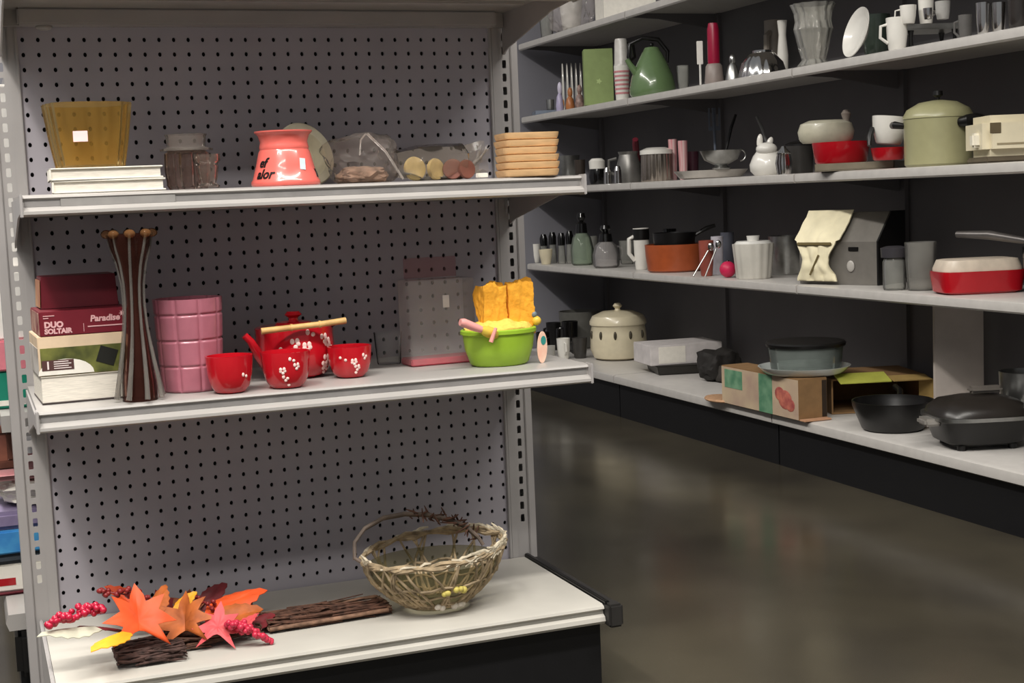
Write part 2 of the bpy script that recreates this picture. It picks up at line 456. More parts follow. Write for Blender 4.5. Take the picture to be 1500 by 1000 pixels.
# ------------------------------------------------------------------ second shelf of the end unit
loc, w_, h_ = FR(82, 243, 242, ZU, -.345)
bw = w_; bh = .0188
for k, (lab, dz) in enumerate((('white cased slab book under the amber vase, lower of two', 0), ('white cased slab book directly carrying the amber vase', 1))):
    t = T('book', lab, 'book', loc + Vector((0 if k == 0 else -.004, .065, dz * .0192)), -.05 if k == 0 else -.03, 'white books under the amber vase')
    MB().bx(-bw / 2, bw / 2, -.065, .065, 0, .0025, .0008).bx(-bw / 2, bw / 2, -.065, .065, bh - .0025, bh, .0008).bx(-bw / 2, -bw / 2 + .003, -.065, .065, 0, bh, .0008).build('cover', M_PAPER, t)
    MB().bx(-bw / 2 + .003, bw / 2 - .004, -.062, .062, .0025, bh - .0025).build('page_block', M_PAGES, t)
# amber vase
zb = ZU + .0385
loc, w_, h_ = FR(66, 196, 153, zb, -.27)
t = T('glass_vase', 'wide amber glass vase with price sticker standing on two white books', 'vase', loc, .1)
R0 = w_ / 2
def am(a, r, z):
    k = abs(math.cos(a)) ** 4 + abs(math.sin(a)) ** 4
    return r * (k ** -.16) * .97 * (1 + .022 * math.cos(a * 20))
prof = [(R0 * .74, 0), (R0 * .755, .004), (R0 * .86, h_ * .45), (R0 * .97, h_)]
MB().lathe(shell(prof, .004), 200, mod=am).build('body', M_AMBER, t)
st_ = MB(); st_.box((0, 0, 0), (.0215, .0008, .0165), .0003)
st_.build('price_sticker', mat('pale_pink_sticker', (246, 206, 204), .5), t, loc=(-.024, -R0 * .94, h_ * .47), rot=(-.12, 0, -.28))
# brown jar + lid
loc, w_, h_ = FR(243, 307, 197, ZU, -.27)
t = T('glass_jar', 'ribbed smoky brown glass jar with wide rimmed lid', 'jar', loc)
R0 = w_ / 2
MB().lathe(shell([(R0 * .8, 0), (R0 * .9, .006), (R0 * .98, .03), (R0 * .95, h_ * .66), (R0 * .8, h_ * .70)], .003), 96, mod=lambda a, r, z: r * (1 + .06 * math.cos(a * 16))).build('body', M_SMOKE, t)
ld = MB().lathe([(0, h_ * .70), (R0 * 1.18, h_ * .70), (R0 * 1.2, h_ * .735), (R0 * .86, h_ * .78), (R0 * .9, h_ * .95), (R0 * .95, h_), (0, h_)], 48).build('lid', film('smoky_lid_glass', (176, 166, 158), .60, .12, .45), t)
loc, w_, h_ = FR(284, 323, 226, ZU, -.325)
t = T('glass_votive', 'small clear brown glass votive cup in front of the smoky jar', 'candle holder', loc)
R0 = w_ / 2
MB().lathe(shell([(R0 * .86, 0), (R0 * .88, .004), (R0 * .62, .008), (R0 * .74, h_ * .35), (R0 * .84, h_ * .62), (R0 * .78, h_ * .7), (R0 * 1.0, h_ * .82), (R0 * 1.0, h_)], .0025), 40, mod=lambda a, r, z: r * (1 + .02 * math.cos(a * 12))).build('body', film('clear_brown_glass', (206, 190, 180), .86, .08, .5), t)
# coral pot
loc, w_, h_ = FR(367, 468, 192, ZU, -.29)
t = T('ceramic_pot', 'coral pink glazed pot with wide base and black lettering', 'pot', loc)
R0 = w_ / 2
cp = [(R0 * .97, 0), (R0, .003), (R0 * .99, .008), (R0 * .95, h_ * .12), (R0 * .84, h_ * .36), (R0 * .74, h_ * .62), (R0 * .70, h_ * .66), (R0 * .715, h_ * .70), (R0 * .70, h_ * .74), (R0 * .68, h_ * .8), (R0 * .74, h_ * .92), (R0 * .83, h_ * .975), (R0 * .835, h_), (R0 * .80, h_)]
MB().lathe(shell(cp, .005), 64).build('body', M_CORAL, t)
cf = lerp_prof(cp)
tx = MB(); tx.mesh(wrap(text_mesh('ef', .021, .0004, .0006, .2), cf, -1.22, h_ * .345)); tx.mesh(wrap(text_mesh('alor', .021, .0004, .0006, .2), cf, -1.24, h_ * .14)); tx.mesh(wrap(text_mesh('Yo', .018, .0004, .0006, .2), cf, .98, h_ * .15))
tx.build('lettering', M_TEXT, t)
MB().box((0, 0, 0), (.010, .0008, .019), .0003).build('sticker', mat('pale_blue_sticker', (206, 222, 226), .5), t, loc=(.0195, -R0 * .775, h_ * .38), rot=(-.24, .12, .29))
# cream plate on edge
loc, w_, h_ = FR(398, 497, 172, ZU, -.12)
t = T('cream_bowl', 'round cream bowl with broad rim standing on edge behind the coral pot', 'bowl', loc + Vector((0, 0, .055)), rot=(math.radians(72), 0, .42))
R0 = w_ / 2 * .98
MB().lathe([(0, -.03), (R0 * .6, -.03), (R0 * .72, -.022), (R0 * .93, -.006), (R0, 0), (R0, .005), (R0 * .96, .007), (R0 * .74, .004), (R0 * .68, -.004), (R0 * .6, -.02), (0, -.024)], 56).build('body', mat('cream_bowl_glaze', (226, 219, 192), .4, coat=.2), t)
# clear bags
def lumpy(w, d, h, seed, sub=4, sqr=.45):
    t_ = bmesh.new(); bmesh.ops.create_icosphere(t_, subdivisions=sub, radius=1)
    for v in t_.verts:
        p = v.co.copy(); n = noise.noise(p * 1.6 + Vector((seed, 0, 0))) * .22 + noise.noise(p * 4.5 + Vector((0, seed, 0))) * .10
        sq = max(abs(p.x), abs(p.y), abs(p.z)); q = p.lerp(p / sq, sqr) * (1 + n)
        z = q.z * h / 2 + h / 2
        v.co = Vector((q.x * w / 2, q.y * d / 2, max(0.0005, z)))
    m_ = MB(); m_._merge(t_); return m_
loc, w_, h_ = FR(478, 580, 196, ZU, -.2)
t = T('plastic_bag', 'crumpled clear bag of tan bits lying beside the cream bowl', 'bag', loc)
lumpy(w_, .13, h_ * 1.0, 3).build('bag_film', M_BROWNFILM, t)
lumpy(w_ * .66, .08, h_ * .34, 8).build('contents', mat('tan_contents', (148, 122, 104), .9, var=.25, scale=60), t)
g = MB(); g.tube([(w_ * .0, -.05, h_ * .97), (w_ * .22, -.066, h_ * .6), (w_ * .43, -.075, .004)], .0022, 6); g.tube([(-w_ * .02, -.05, h_ * .97), (-w_ * .12, -.06, h_ * .85), (-w_ * .16, -.066, h_ * .55)], .0016, 6)
g.build('bag_seam', film('pale_seam', (214, 204, 196), .5, .2), t)
loc, w_, h_ = FR(575, 712, 200, ZU, -.22)
t = T('cookie_bag', 'clear cellophane bag with golden round discs, gathered at one end', 'bag', loc)
b = MB(); tb = bmesh.new(); bmesh.ops.create_grid(tb, x_segments=40, y_segments=14, size=1)
for v in tb.verts:
    x, y = v.co.x, v.co.y
    a = PI * (y + 1) * .999; fl = 1 if x < .55 else 1 + (x - .55) * 1.1
    rr = (.55 + .30 * (1 - x * x) + .1 * noise.noise(Vector((x * 3, y * 4, 1)))) * (1 if x < .55 else .8 + .25 * math.sin(a * 5))
    v.co = Vector((x * w_ / 2, math.cos(a) * .05 * rr * fl, max(.001, h_ * .42 + math.sin(a) * h_ * .5 * rr * fl + (.010 * max(0, x - .4)))))
b._merge(tb); b.build('bag_film', film('cellophane', (206, 194, 178), .78, .08, .5), t, angle=25)
for k, (dx, rr, tl) in enumerate(((-.30, .021, .2), (-.08, .019, .5), (.10, .018, -.4), (.24, .017, .3))):
    d = MB(); d.lathe([(0, -.004), (rr * .93, -.004), (rr, 0), (rr * .93, .004), (0, .004)], 28); d.build('disc', mat('golden_disc', (188, 166, 116), .4, var=.15, scale=40) if k < 2 else mat('brown_disc', (120, 74, 62), .5, var=.15), t, loc=(dx * w_, -.012 - .006 * k, rr + .001), rot=(PI / 2 - .1, 0, tl))
kn = MB()
for k in range(9):
    a = (k - 4) * .17; kn.tube([(w_ * .30, -.01, h_ * .25), (w_ * .40, -.02 + .01 * math.sin(k * 2), h_ * (.42 + .05 * math.sin(k))), (w_ * .43 + .012 * math.cos(a * 3), -.03 + .012 * math.sin(k * 3), h_ * (.55 + .22 * math.sin(a + .9)))], [.002, .0022, .0008], 5)
kn.build('gathered_end', film('white_crinkle', (226, 222, 220), .35, .08, .6), t)
loc, w_, h_ = FR(696, 714, 248, ZU, -.33)
tag(MB().box((0, 0, .0045), (.018, .012, .008), .001).build('price_tag', M_PAPER, loc=loc + Vector((0, 0, .0005)), rot=(0, 0, .2)), 'tiny white paper tag lying beside the stacked tan saucers', 'tag')
# stack of tan saucers
loc, w_, h_ = FR(728, 814, 195, ZU, -.315)
n = 6; dz = h_ / n; names = ['bottom', 'second from the bottom', 'third from the bottom', 'third from the top', 'second from the top', 'topmost']
R0 = w_ / 2
root = None
for k in range(n):
    jit = Vector((random.uniform(-.0015, .0015) + .0012 * k * .3, random.uniform(-.002, .002), dz * k))
    lab = 'square tan wooden saucer in the stack by the corner, ' + names[k]
    if root is None:
        root = T('saucer', lab, 'saucer', loc + jit, -.12, 'stacked tan saucers')
        sq = lambda a, r, z: r * ((abs(math.cos(a)) ** 7 + abs(math.sin(a)) ** 7) ** (-1 / 7)) * .96
        MB().lathe([(0, 0), (R0 * .90, 0), (R0 * .95, .0015), (R0 * .99, dz * .6), (R0 * 1.0, dz * .96), (R0 * .95, dz * .97), (R0 * .84, dz * .45), (0, dz * .4)], 64, mod=sq, rot=(0, 0, 0)).build('body', M_TAN, root)
    else: dup(root, loc + jit, lab, rot=(0, 0, -.12 + random.uniform(-.06, .06)))

# ------------------------------------------------------------------ third shelf: boxes, vase
loc, w_, h_ = FR(66, 184, 550, ZM, -.288)
base = loc + Vector((0, .077, 0)); RZ = .04
t = T('book', 'thick white book with dark bottom cover at the foot of the stack', 'book', base, RZ)
bw = .138; bh = .043
MB().bx(-bw / 2, bw / 2, -.075, .075, 0, .0025, .0006).build('cover', mat('dark_cover', (70, 60, 58), .5), t)
MB().bx(-bw / 2 + .001, bw / 2 - .002, -.073, .073, .0025, bh - .001).build('page_block', M_PAGES, t)
MB().bx(-bw / 2, bw / 2, -.075, .075, bh - .001, bh, .0004).build('top_cover', M_PAPER, t)
z1 = bh + .0003
t = T('photo_carton', 'kitchen product carton with green food photo and a number 1 label', 'box', base + Vector((0, 0, z1)), RZ)
ch = .062; cw = .140
MB().bx(-cw / 2, cw / 2, -.074, .074, 0, ch, .001).build('carton', mat('carton_tan_band', (214, 190, 160), .5, var=.08, scale=20), t)
pm = mat('green_food_photo', (120, 122, 62), .35, scale=26, col2=(52, 58, 34))
MB().bx(-cw / 2 + .003, cw / 2 - .003, -.0748, -.0738, .001, .044).build('photo_panel', pm, t)
p = MB(); p.prism([(.042 * math.cos(a * PI / 12) - .03, .024 * math.sin(a * PI / 12)) for a in range(0, 13)], .0006, Matrix.Translation((0, -.0749, .002)) @ FRONT); p.build('plate_picture', M_PAPER, t)
MB().box((.033, -.0752, .026), (.028, .0008, .026), .0002, rot=(0, .35, 0)).build('dark_picture', mat('near_black_print', (34, 34, 30), .4), t)
MB().bx(-cw / 2 + .004, -.018, -.0759, -.0748, .009, .025).build('label_panel', mat('brown_label', (84, 54, 52), .5), t)
tx = MB(); tx.mesh(text_mesh('1', .017, .0003, .0004), Matrix.Translation((-.061, -.0761, .0115)) @ FRONT)
for k in range(4): tx.bx(-.048, -.022 - .004 * (k % 2), -.0763, -.0759, .0115 + k * .0034, .0128 + k * .0034)
tx.build('lettering', M_WTEXT, t)
sd = MB(); sd.bx(-cw / 2 - .0006, -cw / 2 + .0004, -.072, .072, .001, .044); sd.build('side_print', mat('grey_photo_print', (150, 142, 132), .4, scale=22, col2=(214, 208, 200)), t)
z2 = z1 + ch + .0003
t = T('maroon_box', 'shallow maroon carton with white lettering lying on the photo carton', 'box', base + Vector((.003, 0, z2)), RZ)
mh = .038; mw = .136
MB().bx(-mw / 2, mw / 2, -.074, .074, 0, mh, .001).build('carton', M_MAROON, t)
tx = MB()
tx.mesh(text_mesh('DUO', .0125, .0003, .0007), Matrix.Translation((-mw / 2 + .007, -.0743, .0135)) @ FRONT)
tx.mesh(text_mesh('SOLTAIR', .0105, .0003, .0006), Matrix.Translation((-mw / 2 + .007, -.0743, .004)) @ FRONT)
tx.mesh(text_mesh('Paradise', .0135, .0003, .0005, .15), Matrix.Translation((.008, -.0743, .019)) @ FRONT)
tx.bx(.004, .060, -.0747, -.0741, .0105, .0122); tx.bx(-.0025, -.0018, -.0747, -.0741, .004, .017); tx.bx(-.062, -.045, -.0747, -.0741, .031, .0322); tx.bx(-.062, -.054, -.0747, -.0741, .0275, .0287)
st8 = [((.006 if i % 2 == 0 else .0025) * math.cos(i * PI / 8), (.006 if i % 2 == 0 else .0025) * math.sin(i * PI / 8)) for i in range(16)]
tx.prism(st8, .0004, Matrix.Translation((.058, -.0742, .029)) @ FRONT)
tx.build('lettering', mat('pale_pink_print', (222, 172, 172), .5), t)
sd = MB(); sd.bx(-mw / 2 - .0006, -mw / 2 + .0004, -.072, .072, .002, mh - .002); sd.build('side_print', mat('pinkish_print', (188, 150, 132), .5, scale=40, col2=(120, 50, 50)), t)
z3 = z2 + mh + .0003
t = T('maroon_box', 'plain taller maroon carton at the back on top of the box stack', 'box', base + Vector((.004, .032, z3)), RZ)
h3 = solve(py=403, axis=2, P=base + Vector((0, .0, 0))) - ZM - z3
MB().box((0, 0, h3 / 2), (mw * .88, .082, h3), .001, taper=(.96, .9)).build('carton', M_MAROON, t)
MB().box((-mw * .44 - .0006, 0, h3 * .47), (.001, .074, h3 * .86), .0002, rot=(0, .05, 0)).build('side_print', mat('tan_print', (200, 164, 120), .5, scale=10, col2=(170, 110, 84)), t)
# tall fluted vase
loc, w_, h_ = FR(166, 246, 338, ZM, -.326)
loc.x = solve(px=205, P=Vector((0, -.326, ZM + .01)))
t = T('fluted_vase', 'tall flared dark brown glass vase with clear twisted ribs', 'vase', loc)
vp = [(.0270, 0), (.0260, .03), (.0215, .075), (.0165, .12), (.0142, .155), (.0150, .185), (.0195, .22), (.0255, .245), (.0300, h_ - .004)]
vp = [(r * 1.0, z * h_ / .27) for r, z in [(.0270, 0), (.0260, .03), (.0215, .075), (.0165, .12), (.0142, .155), (.0150, .185), (.0205, .22), (.0285, .245), (.0320, .266)]]
def fl(a, r, z): return r * (1 + .10 * (z / h_) ** 2 * math.cos(a * 8))
MB().lathe(shell(vp, .003), 72, mod=fl).build('body', M_DKAMBER, t)
vf = lerp_prof(vp)
for k in range(8):
    a0 = k * PI / 4 + .2; pts = []
    for i in range(22):
        z = h_ * .985 * i / 21; a = a0 + .5 * (z / h_)
        e = .0085 * max(0, 1 - z / (h_ * .42)) ** 1.6 + .0015
        r = vf(z) + e
        pts.append((r * math.cos(a), r * math.sin(a), max(z, .004)))
    MB().tube(pts, [.0042 - .0020 * min(1, i / 10) for i in range(22)], 8).build('rib', film('ribbed_clear_glass', (176, 170, 162), .42, .06, .6), t)
rm = MB()
for k in range(8):
    a = k * PI / 4 + .7; r = vp[-1][0] * 1.06; rm.ball((r * math.cos(a), r * math.sin(a), h_ * .985), (.009, .009, .007), 10)
rm.build('scalloped_rim', film('gold_tinted_glass', (196, 140, 92), .45, .06, .5), t)
# pink block glass cylinder
loc, w_, h_ = FR(231, 331, 436, ZM, -.248)
t = T('glass_vase', 'pink frosted glass cylinder vase with embossed squares', 'vase', loc)
R0 = w_ / 2
NR, NC = 3.6, 9
def blk(a, r, z):
    u = (a / (2 * PI) * NC) % 1; v_ = (z / h_ * NR) % 1
    g = min(1, min(u, 1 - u) / .11) * min(1, min(v_, 1 - v_) / .07)
    return r * (.955 + .045 * g)
pf = [(R0 * (.88 + .12 * i / 60), h_ * i / 60) for i in range(61)]
pf = [(R0 * (.88 + .12 * i / 120), h_ * i / 120) for i in range(121)]
MB().lathe(pf + [(R0 * .92, h_), (R0 * .88, h_ * .5), (R0 * .8, .006), (0, .006)], 180, mod=lambda a, r, z: blk(a, r, min(z, h_ * .9999)) if r > R0 * .87 else r).build('body', M_PINKGLASS, t, angle=60)
loc, w_, h_ = FR(548, 590, 486, ZM, -.12)
t = T('glass_tumbler', 'small clear glass tumbler between red cup and clear box', 'glass', loc)
MB().lathe(shell([(w_ * .4, 0), (w_ * .42, .004), (w_ * .5, h_)], .0022), 32).build('body', film('faint_clear_glass', (250, 251, 248), .95, .06, .3), t)
# red tea set
def blossoms(parent, rf, spots, rr, nm='blossom_print'):
    m_ = MB()
    for a, z, n_ in spots:
        for k in range(n_):
            da = (k * 2.4); d = 0 if n_ == 1 else rr * (1.0 + .25 * (k % 2))
            zz = z + d * math.sin(da); r = rf(zz); aa = a + d * math.cos(da) / r
            t_ = bmesh.new(); bmesh.ops.create_uvsphere(t_, u_segments=10, v_segments=6, radius=1)
            M = Matrix.Translation((r * math.sin(aa), -r * math.cos(aa), zz)) @ Matrix.Rotation(aa, 4, 'Z') @ Matrix.Diagonal((rr * .78, .0012, rr * .78 * (1.3 if k % 2 else 1), 1))
            m_._merge(t_, M)
    return m_.build(nm, M_BLOSSOM, parent)
cups = [((302, 371, 520), -.328, 'red rounded cup nearest the pink glass vase', [(.55, .027, 2)]),
        ((383, 455, 514), -.325, 'red rounded cup in front of the bamboo handled teapot', [(-.35, .030, 5), (-.25, .018, 3), (.25, .036, 4), (.05, .046, 2), (-.1, .007, 1)]),
        ((480, 545, 506), -.26, 'red rounded cup between the teapot and the clear box', [(-.05, .028, 5), (.1, .018, 4), (.5, .036, 3), (-.7, .036, 1), (-.45, .032, 1), (.05, .010, 1)])]
for (a, b, c), Y, lab, sp in cups:
    loc, w_, h_ = FR(a, b, c, ZM, Y)
    t = T('tea_cup', lab, 'cup', loc, 0, 'red blossom tea cups')
    R0 = w_ / 2
    pr = [(R0 * .55, 0), (R0 * .66, .002), (R0 * .82, h_ * .18), (R0 * .93, h_ * .45), (R0 * .985, h_ * .8), (R0, h_)]
    MB().lathe(shell(pr, .003), 48).build('body', M_RED, t)
    blossoms(t, lerp_prof(pr), sp, .0033)
loc, w_, h_ = FR(374, 492, 476, ZM, -.19)
t = T('teapot', 'red blossom teapot with bamboo handle behind the red cups', 'teapot', loc)
R0 = w_ / 2
pr = [(R0 * .62, 0), (R0 * .78, .006), (R0 * .94, h_ * .3), (R0 * .98, h_ * .55), (R0 * .96, h_ * .8), (R0 * .97, h_ * .97)]
MB().lathe(pr + [(R0 * .90, h_), (0, h_)], 56).build('body', M_RED, t)
blossoms(t, lerp_prof(pr), [(.1, h_ * .62, 5), (.75, h_ * .66, 6), (.85, h_ * .5, 5), (.62, h_ * .75, 4), (.7, h_ * .35, 4), (.65, h_ * .24, 3), (-.5, h_ * .55, 3), (.2, h_ * .86, 2), (.75, h_ * .16, 3), (-.2, h_ * .7, 4)], .0050)
ld = MB().lathe([(R0 * .5, h_), (R0 * .42, h_ + .006), (R0 * .12, h_ + .009), (R0 * .12, h_ + .013), (R0 * .22, h_ + .018), (R0 * .15, h_ + .024), (0, h_ + .025)], 32).build('lid', M_RED, t)
hx = [(-R0 * 1.02, -.075 + .0, h_ * 1.00), (-R0 * .3, -.078, h_ * 1.03), (R0 * .4, -.078, h_ * 1.055), (R0 * 1.05, -.075, h_ * 1.09)]
hd = MB(); hd.tube(hx, [.0055, .005, .005, .0055], 10)
for p_ in hx[1:3]: hd.tube([Vector(p_) + Vector((-.002, 0, 0)), Vector(p_) + Vector((.002, 0, 0))], .0061, 10)
hd.build('handle', M_BAMBOO, t)
b = MB(); b.tube([(-R0 * .85, -.03, h_ * .93), (-R0 * .9, -.055, h_ * 1.0), (-R0 * .9, -.076, h_ * 1.0)], .002, 6); b.build('handle_lug', M_BLACK, t)
b = MB(); b.tube([(R0 * .85, -.03, h_ * .95), (R0 * .9, -.055, h_ * 1.04), (R0 * .9, -.076, h_ * 1.08)], .002, 6); b.build('handle_lug', M_BLACK, t)
MB().tube([(-R0 * .72, -.03, h_ * .25), (-R0 * 1.02, -.045, h_ * .5), (-R0 * 1.22, -.05, h_ * .8), (-R0 * 1.36, -.05, h_ * .92)], [.011, .009, .0065, .006], 12).build('spout', M_RED, t)
# clear box with red base
loc, w_, h_ = FR(592, 692, 408, ZM, -.17)
t = T('clear_gift_box', 'clear plastic box with red bottom and price sticker beside the lime tub', 'box', loc, .03)
MB().bx(-w_ / 2, w_ / 2, -.03, .03, .0, .012, .002).build('base_insert', mat('red_pink_card', (206, 40, 72), .5), t)
MB().bx(-w_ / 2 - .0005, w_ / 2 + .0005, -.0305, .0305, .0005, h_, .002).build('clear_box', M_HAZE, t)
MB().bx(-w_ * .40, w_ * .42, .029, .0305, h_ + .001, h_ + .038, .002).build('header_flap', M_PINKHAZE, t)
MB().box((w_ * .06, -.0312, h_ * .74), (.012, .0008, .022), .0002).build('price_sticker', mat('white_sticker', (216, 208, 204), .5), t)
# lime tub and contents
loc, w_, h_ = FR(676, 786, 480, ZM, -.265)
t = T('plastic_tub', 'lime green oval plastic tub holding orange sponges', 'tub', loc)
R0 = w_ / 2
tub = [(R0 * .72, 0), (R0 * .80, .004), (R0 * .93, h_ * .45), (R0 * .985, h_ * .86), (R0 * 1.04, h_ * .88), (R0 * 1.04, h_ * .97), (R0 * 1.0, h_)]
MB().lathe(shell(tub, .003), 64, sy=.78).build('body', M_LIME, t)
tg = T('gift_tag', 'long pink paper tag hanging on the side of the lime tub', 'tag', loc + Vector((R0 * 1.06, -.028, h_ * .42)), rot=(0, .06, .35))
MB().prism([(.0115 * math.cos(i * PI / 12), .028 * math.sin(i * PI / 12)) for i in range(24)], .0012, FRONT).build('card', mat('pale_pink_card', (246, 190, 166), .6, scale=50, col2=(250, 214, 190)), tg)
MB().prism([(.006 * math.cos(i * PI / 6) + .002, .008 * math.sin(i * PI / 6) + .012) for i in range(12)], .0006, Matrix.Translation((0, -.0012, 0)) @ FRONT).build('teal_print', mat('teal_print', (58, 150, 140), .5), tg)
zi = ZM + h_ * .78
for (a, b_, top, Y, lab, rz) in ((700, 741, 416, -.262, 'yellow orange bath sponge standing in the tub, beside the pink brush', .12), (740, 781, 412, -.258, 'wider orange bath sponge standing in the tub beside its twin', -.08)):
    l2, w2, h2 = FR(a, b_, top, zi, Y)
    o = lumpy(w2 * .97, .034, h2 * 1.0, a * .37, 5, .86)
    tag(o.build('sponge', M_ORANGE, loc=l2, rot=(0, 0, rz)), lab, 'sponge', 'orange sponges in the lime tub')
l2, w2, h2 = FR(683, 792, 470, ZM + h_ * .72, -.267)
o = MB(); tb = bmesh.new(); bmesh.ops.create_uvsphere(tb, u_segments=40, v_segments=20, radius=1)
for v in tb.verts:
    p_ = v.co.copy(); n_ = .22 * noise.noise(p_ * 3.2) + .1 * noise.noise(p_ * 7)
    v.co = Vector((p_.x * R0 * .93 * (1 + n_ * .15), p_.y * R0 * .69 * (1 + n_ * .15), (p_.z * .5 + .5) * h2 * 1.0 * (1 + n_ * 1.2)))
o._merge(tb)
tag(o.build('washcloth', M_YELLOW, loc=Vector((loc.x, loc.y, ZM + h_ * .74))), 'rumpled yellow washcloth filling the top of the lime tub', 'cloth')
l2, w2, h2 = FR(664, 726, 445, ZM, -.30)
t = T('bath_brush', 'pink handled bath brush sticking out over the tub edge', 'brush', Vector((l2.x, -.315, ZM + h_ * 1.12)), rot=(0, .38, .1))
MB().tube([(-.032, 0, 0), (-.026, 0, .001), (0, 0, 0), (.01, 0, 0)], [.006, .0078, .0072, .006], 12).build('handle', mat('soft_pink', (238, 164, 158), .5), t)
MB().ball((.026, 0, 0), (.019, .010, .010), 16, jit=.15).build('brush_head', mat('olive_yellow_bristle', (214, 186, 70), .9, bump=.5), t)
MB().tube([(.028, -.013, -.016), (.029, -.0135, .010)], [.004, .003], 8).build('clip', M_PINK, t)
l2, w2, h2 = FR(776, 794, 450, ZM + h_ * 1.0, -.275)
t = T('yellow_duck', 'small yellow ball shaped bath toy on the tub rim corner', 'toy', Vector((l2.x, l2.y, ZM + h_ * 1.0)))
MB().ball((0, 0, .0085), .0085, 16).build('body', mat('yellow_vinyl', (236, 196, 72), .4), t)
MB().ball((-.004, 0, .020), (.0055, .005, .006), 12).build('cap', mat('grey_blue_vinyl', (120, 134, 140), .5), t)
# ------------------------------------------------------------------ bottom deck of the end unit
def leaf_mesh(L, kind='maple', th=.0012, curl=.09, seed=0):
    if kind == 'maple':
        pts = []
        spec = [(-90, .26), (-70, .34), (-46, 1.0), (-26, .46), (-16, .60), (-5, .92), (8, .62), (22, .50), (34, .66), (42, .88), (54, .62), (66, .48), (76, .66), (90, 1.0)]
        half = [(math.radians(a), r) for a, r in spec]
        full = half + [(PI - a, r) for a, r in half[::-1][1:-1]]
        pts = [(math.cos(a) * r * L * .55, (math.sin(a) * r + .2) * L * .55) for a, r in full]
    else:
        pts = []
        for i in range(13):
            f = i / 12; w_ = .22 * math.sin(PI * f ** .8) * (1 + .25 * math.sin(i * PI)) + (.035 if i % 2 else 0)
            pts.append((w_ * L, f * L))
        pts = pts + [(-x, y) for x, y in pts[::-1][1:-1]]
    t = bmesh.new(); cy = .11 * L if kind == 'maple' else .5 * L
    c0 = t.verts.new((0, cy, 0)); rings = [[t.verts.new((x * f, cy + (y - cy) * f, 0)) for x, y in pts] for f in (.35, .7, 1)]
    n = len(pts)
    for i in range(n):
        j = (i + 1) % n; t.faces.new((c0, rings[0][i], rings[0][j]))
        for A, B in zip(rings, rings[1:]): t.faces.new((A[i], B[i], B[j], A[j]))
    rnd = random.Random(seed)
    ph = rnd.uniform(0, 6)
    for v in t.verts:
        r2 = (v.co.x ** 2 + (v.co.y - .2 * L) ** 2) / L
        v.co.z = -curl * r2 * 1.4 + .05 * L * math.sin(v.co.x * 9 / L + ph) - .04 * L * math.exp(-abs(v.co.x) * 30 / L)
    g = bmesh.ops.extrude_face_region(t, geom=list(t.faces))
    for v in g['geom']:
        if isinstance(v, bmesh.types.BMVert): v.co.z -= th
    bmesh.ops.recalc_face_normals(t, faces=t.faces)
    m_ = MB(); m_._merge(t); return m_
loc, w_, h_ = FR(68, 402, 862, ZD, -.255)
wr = T('autumn_centrepiece', 'artificial autumn leaf and berry centrepiece on a twig base', 'decoration', loc)
def lp(px, py, Y):
    P = Vector((0, Y, ZD)); P.z = solve(py=py, axis=2, P=Vector((solve(px=px, P=P), Y, 0))); P.x = solve(px=px, P=P)
    P.z = solve(py=py, axis=2, P=P); return P - loc
L_OR = mat('orange_leaf', (240, 92, 42), .55, var=.12, scale=25); L_OR2 = mat('amber_leaf', (206, 110, 48), .6, col2=(150, 74, 30), scale=30)
L_YE = mat('yellow_leaf', (250, 172, 40), .55, var=.1, scale=30); L_PK = mat('rose_leaf', (226, 88, 92), .55, var=.1)
L_RD = mat('dark_red_leaf', (112, 30, 36), .6, var=.2); L_GR = mat('pale_leaf_back', (190, 188, 168), .7, var=.06); L_BR = mat('brown_leaf', (140, 76, 44), .65, var=.2)
leaves = [  # px, py, depth, size, rx, ry, rz, material, kind
    (206, 916, -.325, .118, .95, .12, .12, L_OR, 'maple'), (192, 926, -.335, .085, .02, .1, 2.25, L_YE, 'slim'), (268, 918, -.285, .108, .85, -.2, -.45, L_OR2, 'maple'),
    (318, 926, -.315, .084, .90, .1, -.3, L_PK, 'maple'), (300, 898, -.22, .115, .25, .35, -1.32, L_OR, 'slim'), (305, 912, -.25, .095, .22, .3, -1.42, L_OR2, 'slim'),
    (210, 892, -.20, .075, .75, -.3, .9, L_OR, 'slim'), (272, 900, -.2, .085, .65, .2, -.2, L_BR, 'maple'), (150, 922, -.31, .10, .15, .0, 1.72, L_GR, 'slim'),
    (185, 925, -.29, .08, .3, .1, 1.5, L_RD, 'slim'), (290, 893, -.18, .07, .65, .4, -.9, L_RD, 'slim'), (255, 895, -.23, .05, .6, .2, -1.1, L_YE, 'slim'), (365, 930, -.27, .06, .3, .2, -1.0, L_RD, 'slim'), (330, 905, -.2, .08, .4, .1, -1.0, L_BR, 'slim'),
    (240, 898, -.22, .08, .7, .2, .3, L_RD, 'maple'), (345, 925, -.30, .06, .4, .1, -.9, L_PK, 'slim'), (225, 905, -.25, .07, .7, -.1, -.6, L_OR2, 'slim')]
for i, (px, py, Y, L, rx, ry, rz, m_, kd) in enumerate(leaves):
    p_ = lp(px, py, Y); p_.z = max(p_.z, .012)
    leaf_mesh(L, kd, seed=i).build('leaf', m_, wr, loc=p_, rot=(rx, ry, rz), angle=60)
def berries(a, b, n, sp, rr, seed, m_=M_BERRY):
    rnd = random.Random(seed); g = MB(); A, B = Vector(a), Vector(b)
    g.tube([A, (A + B) / 2 + Vector((0, 0, .004)), B], .0016, 6)
    for i in range(n):
        f = i / (n - 1); c = A.lerp(B, f); k = math.sin(PI * min(1, .15 + f * .85)) * .9 + .1
        g.ball(c + Vector((rnd.uniform(-sp, sp) * k, rnd.uniform(-sp, sp) * k, rnd.uniform(-.3, 1) * sp * k)), rr * rnd.uniform(.8, 1.15), 8)
    g.build('berry_sprig', m_, wr)
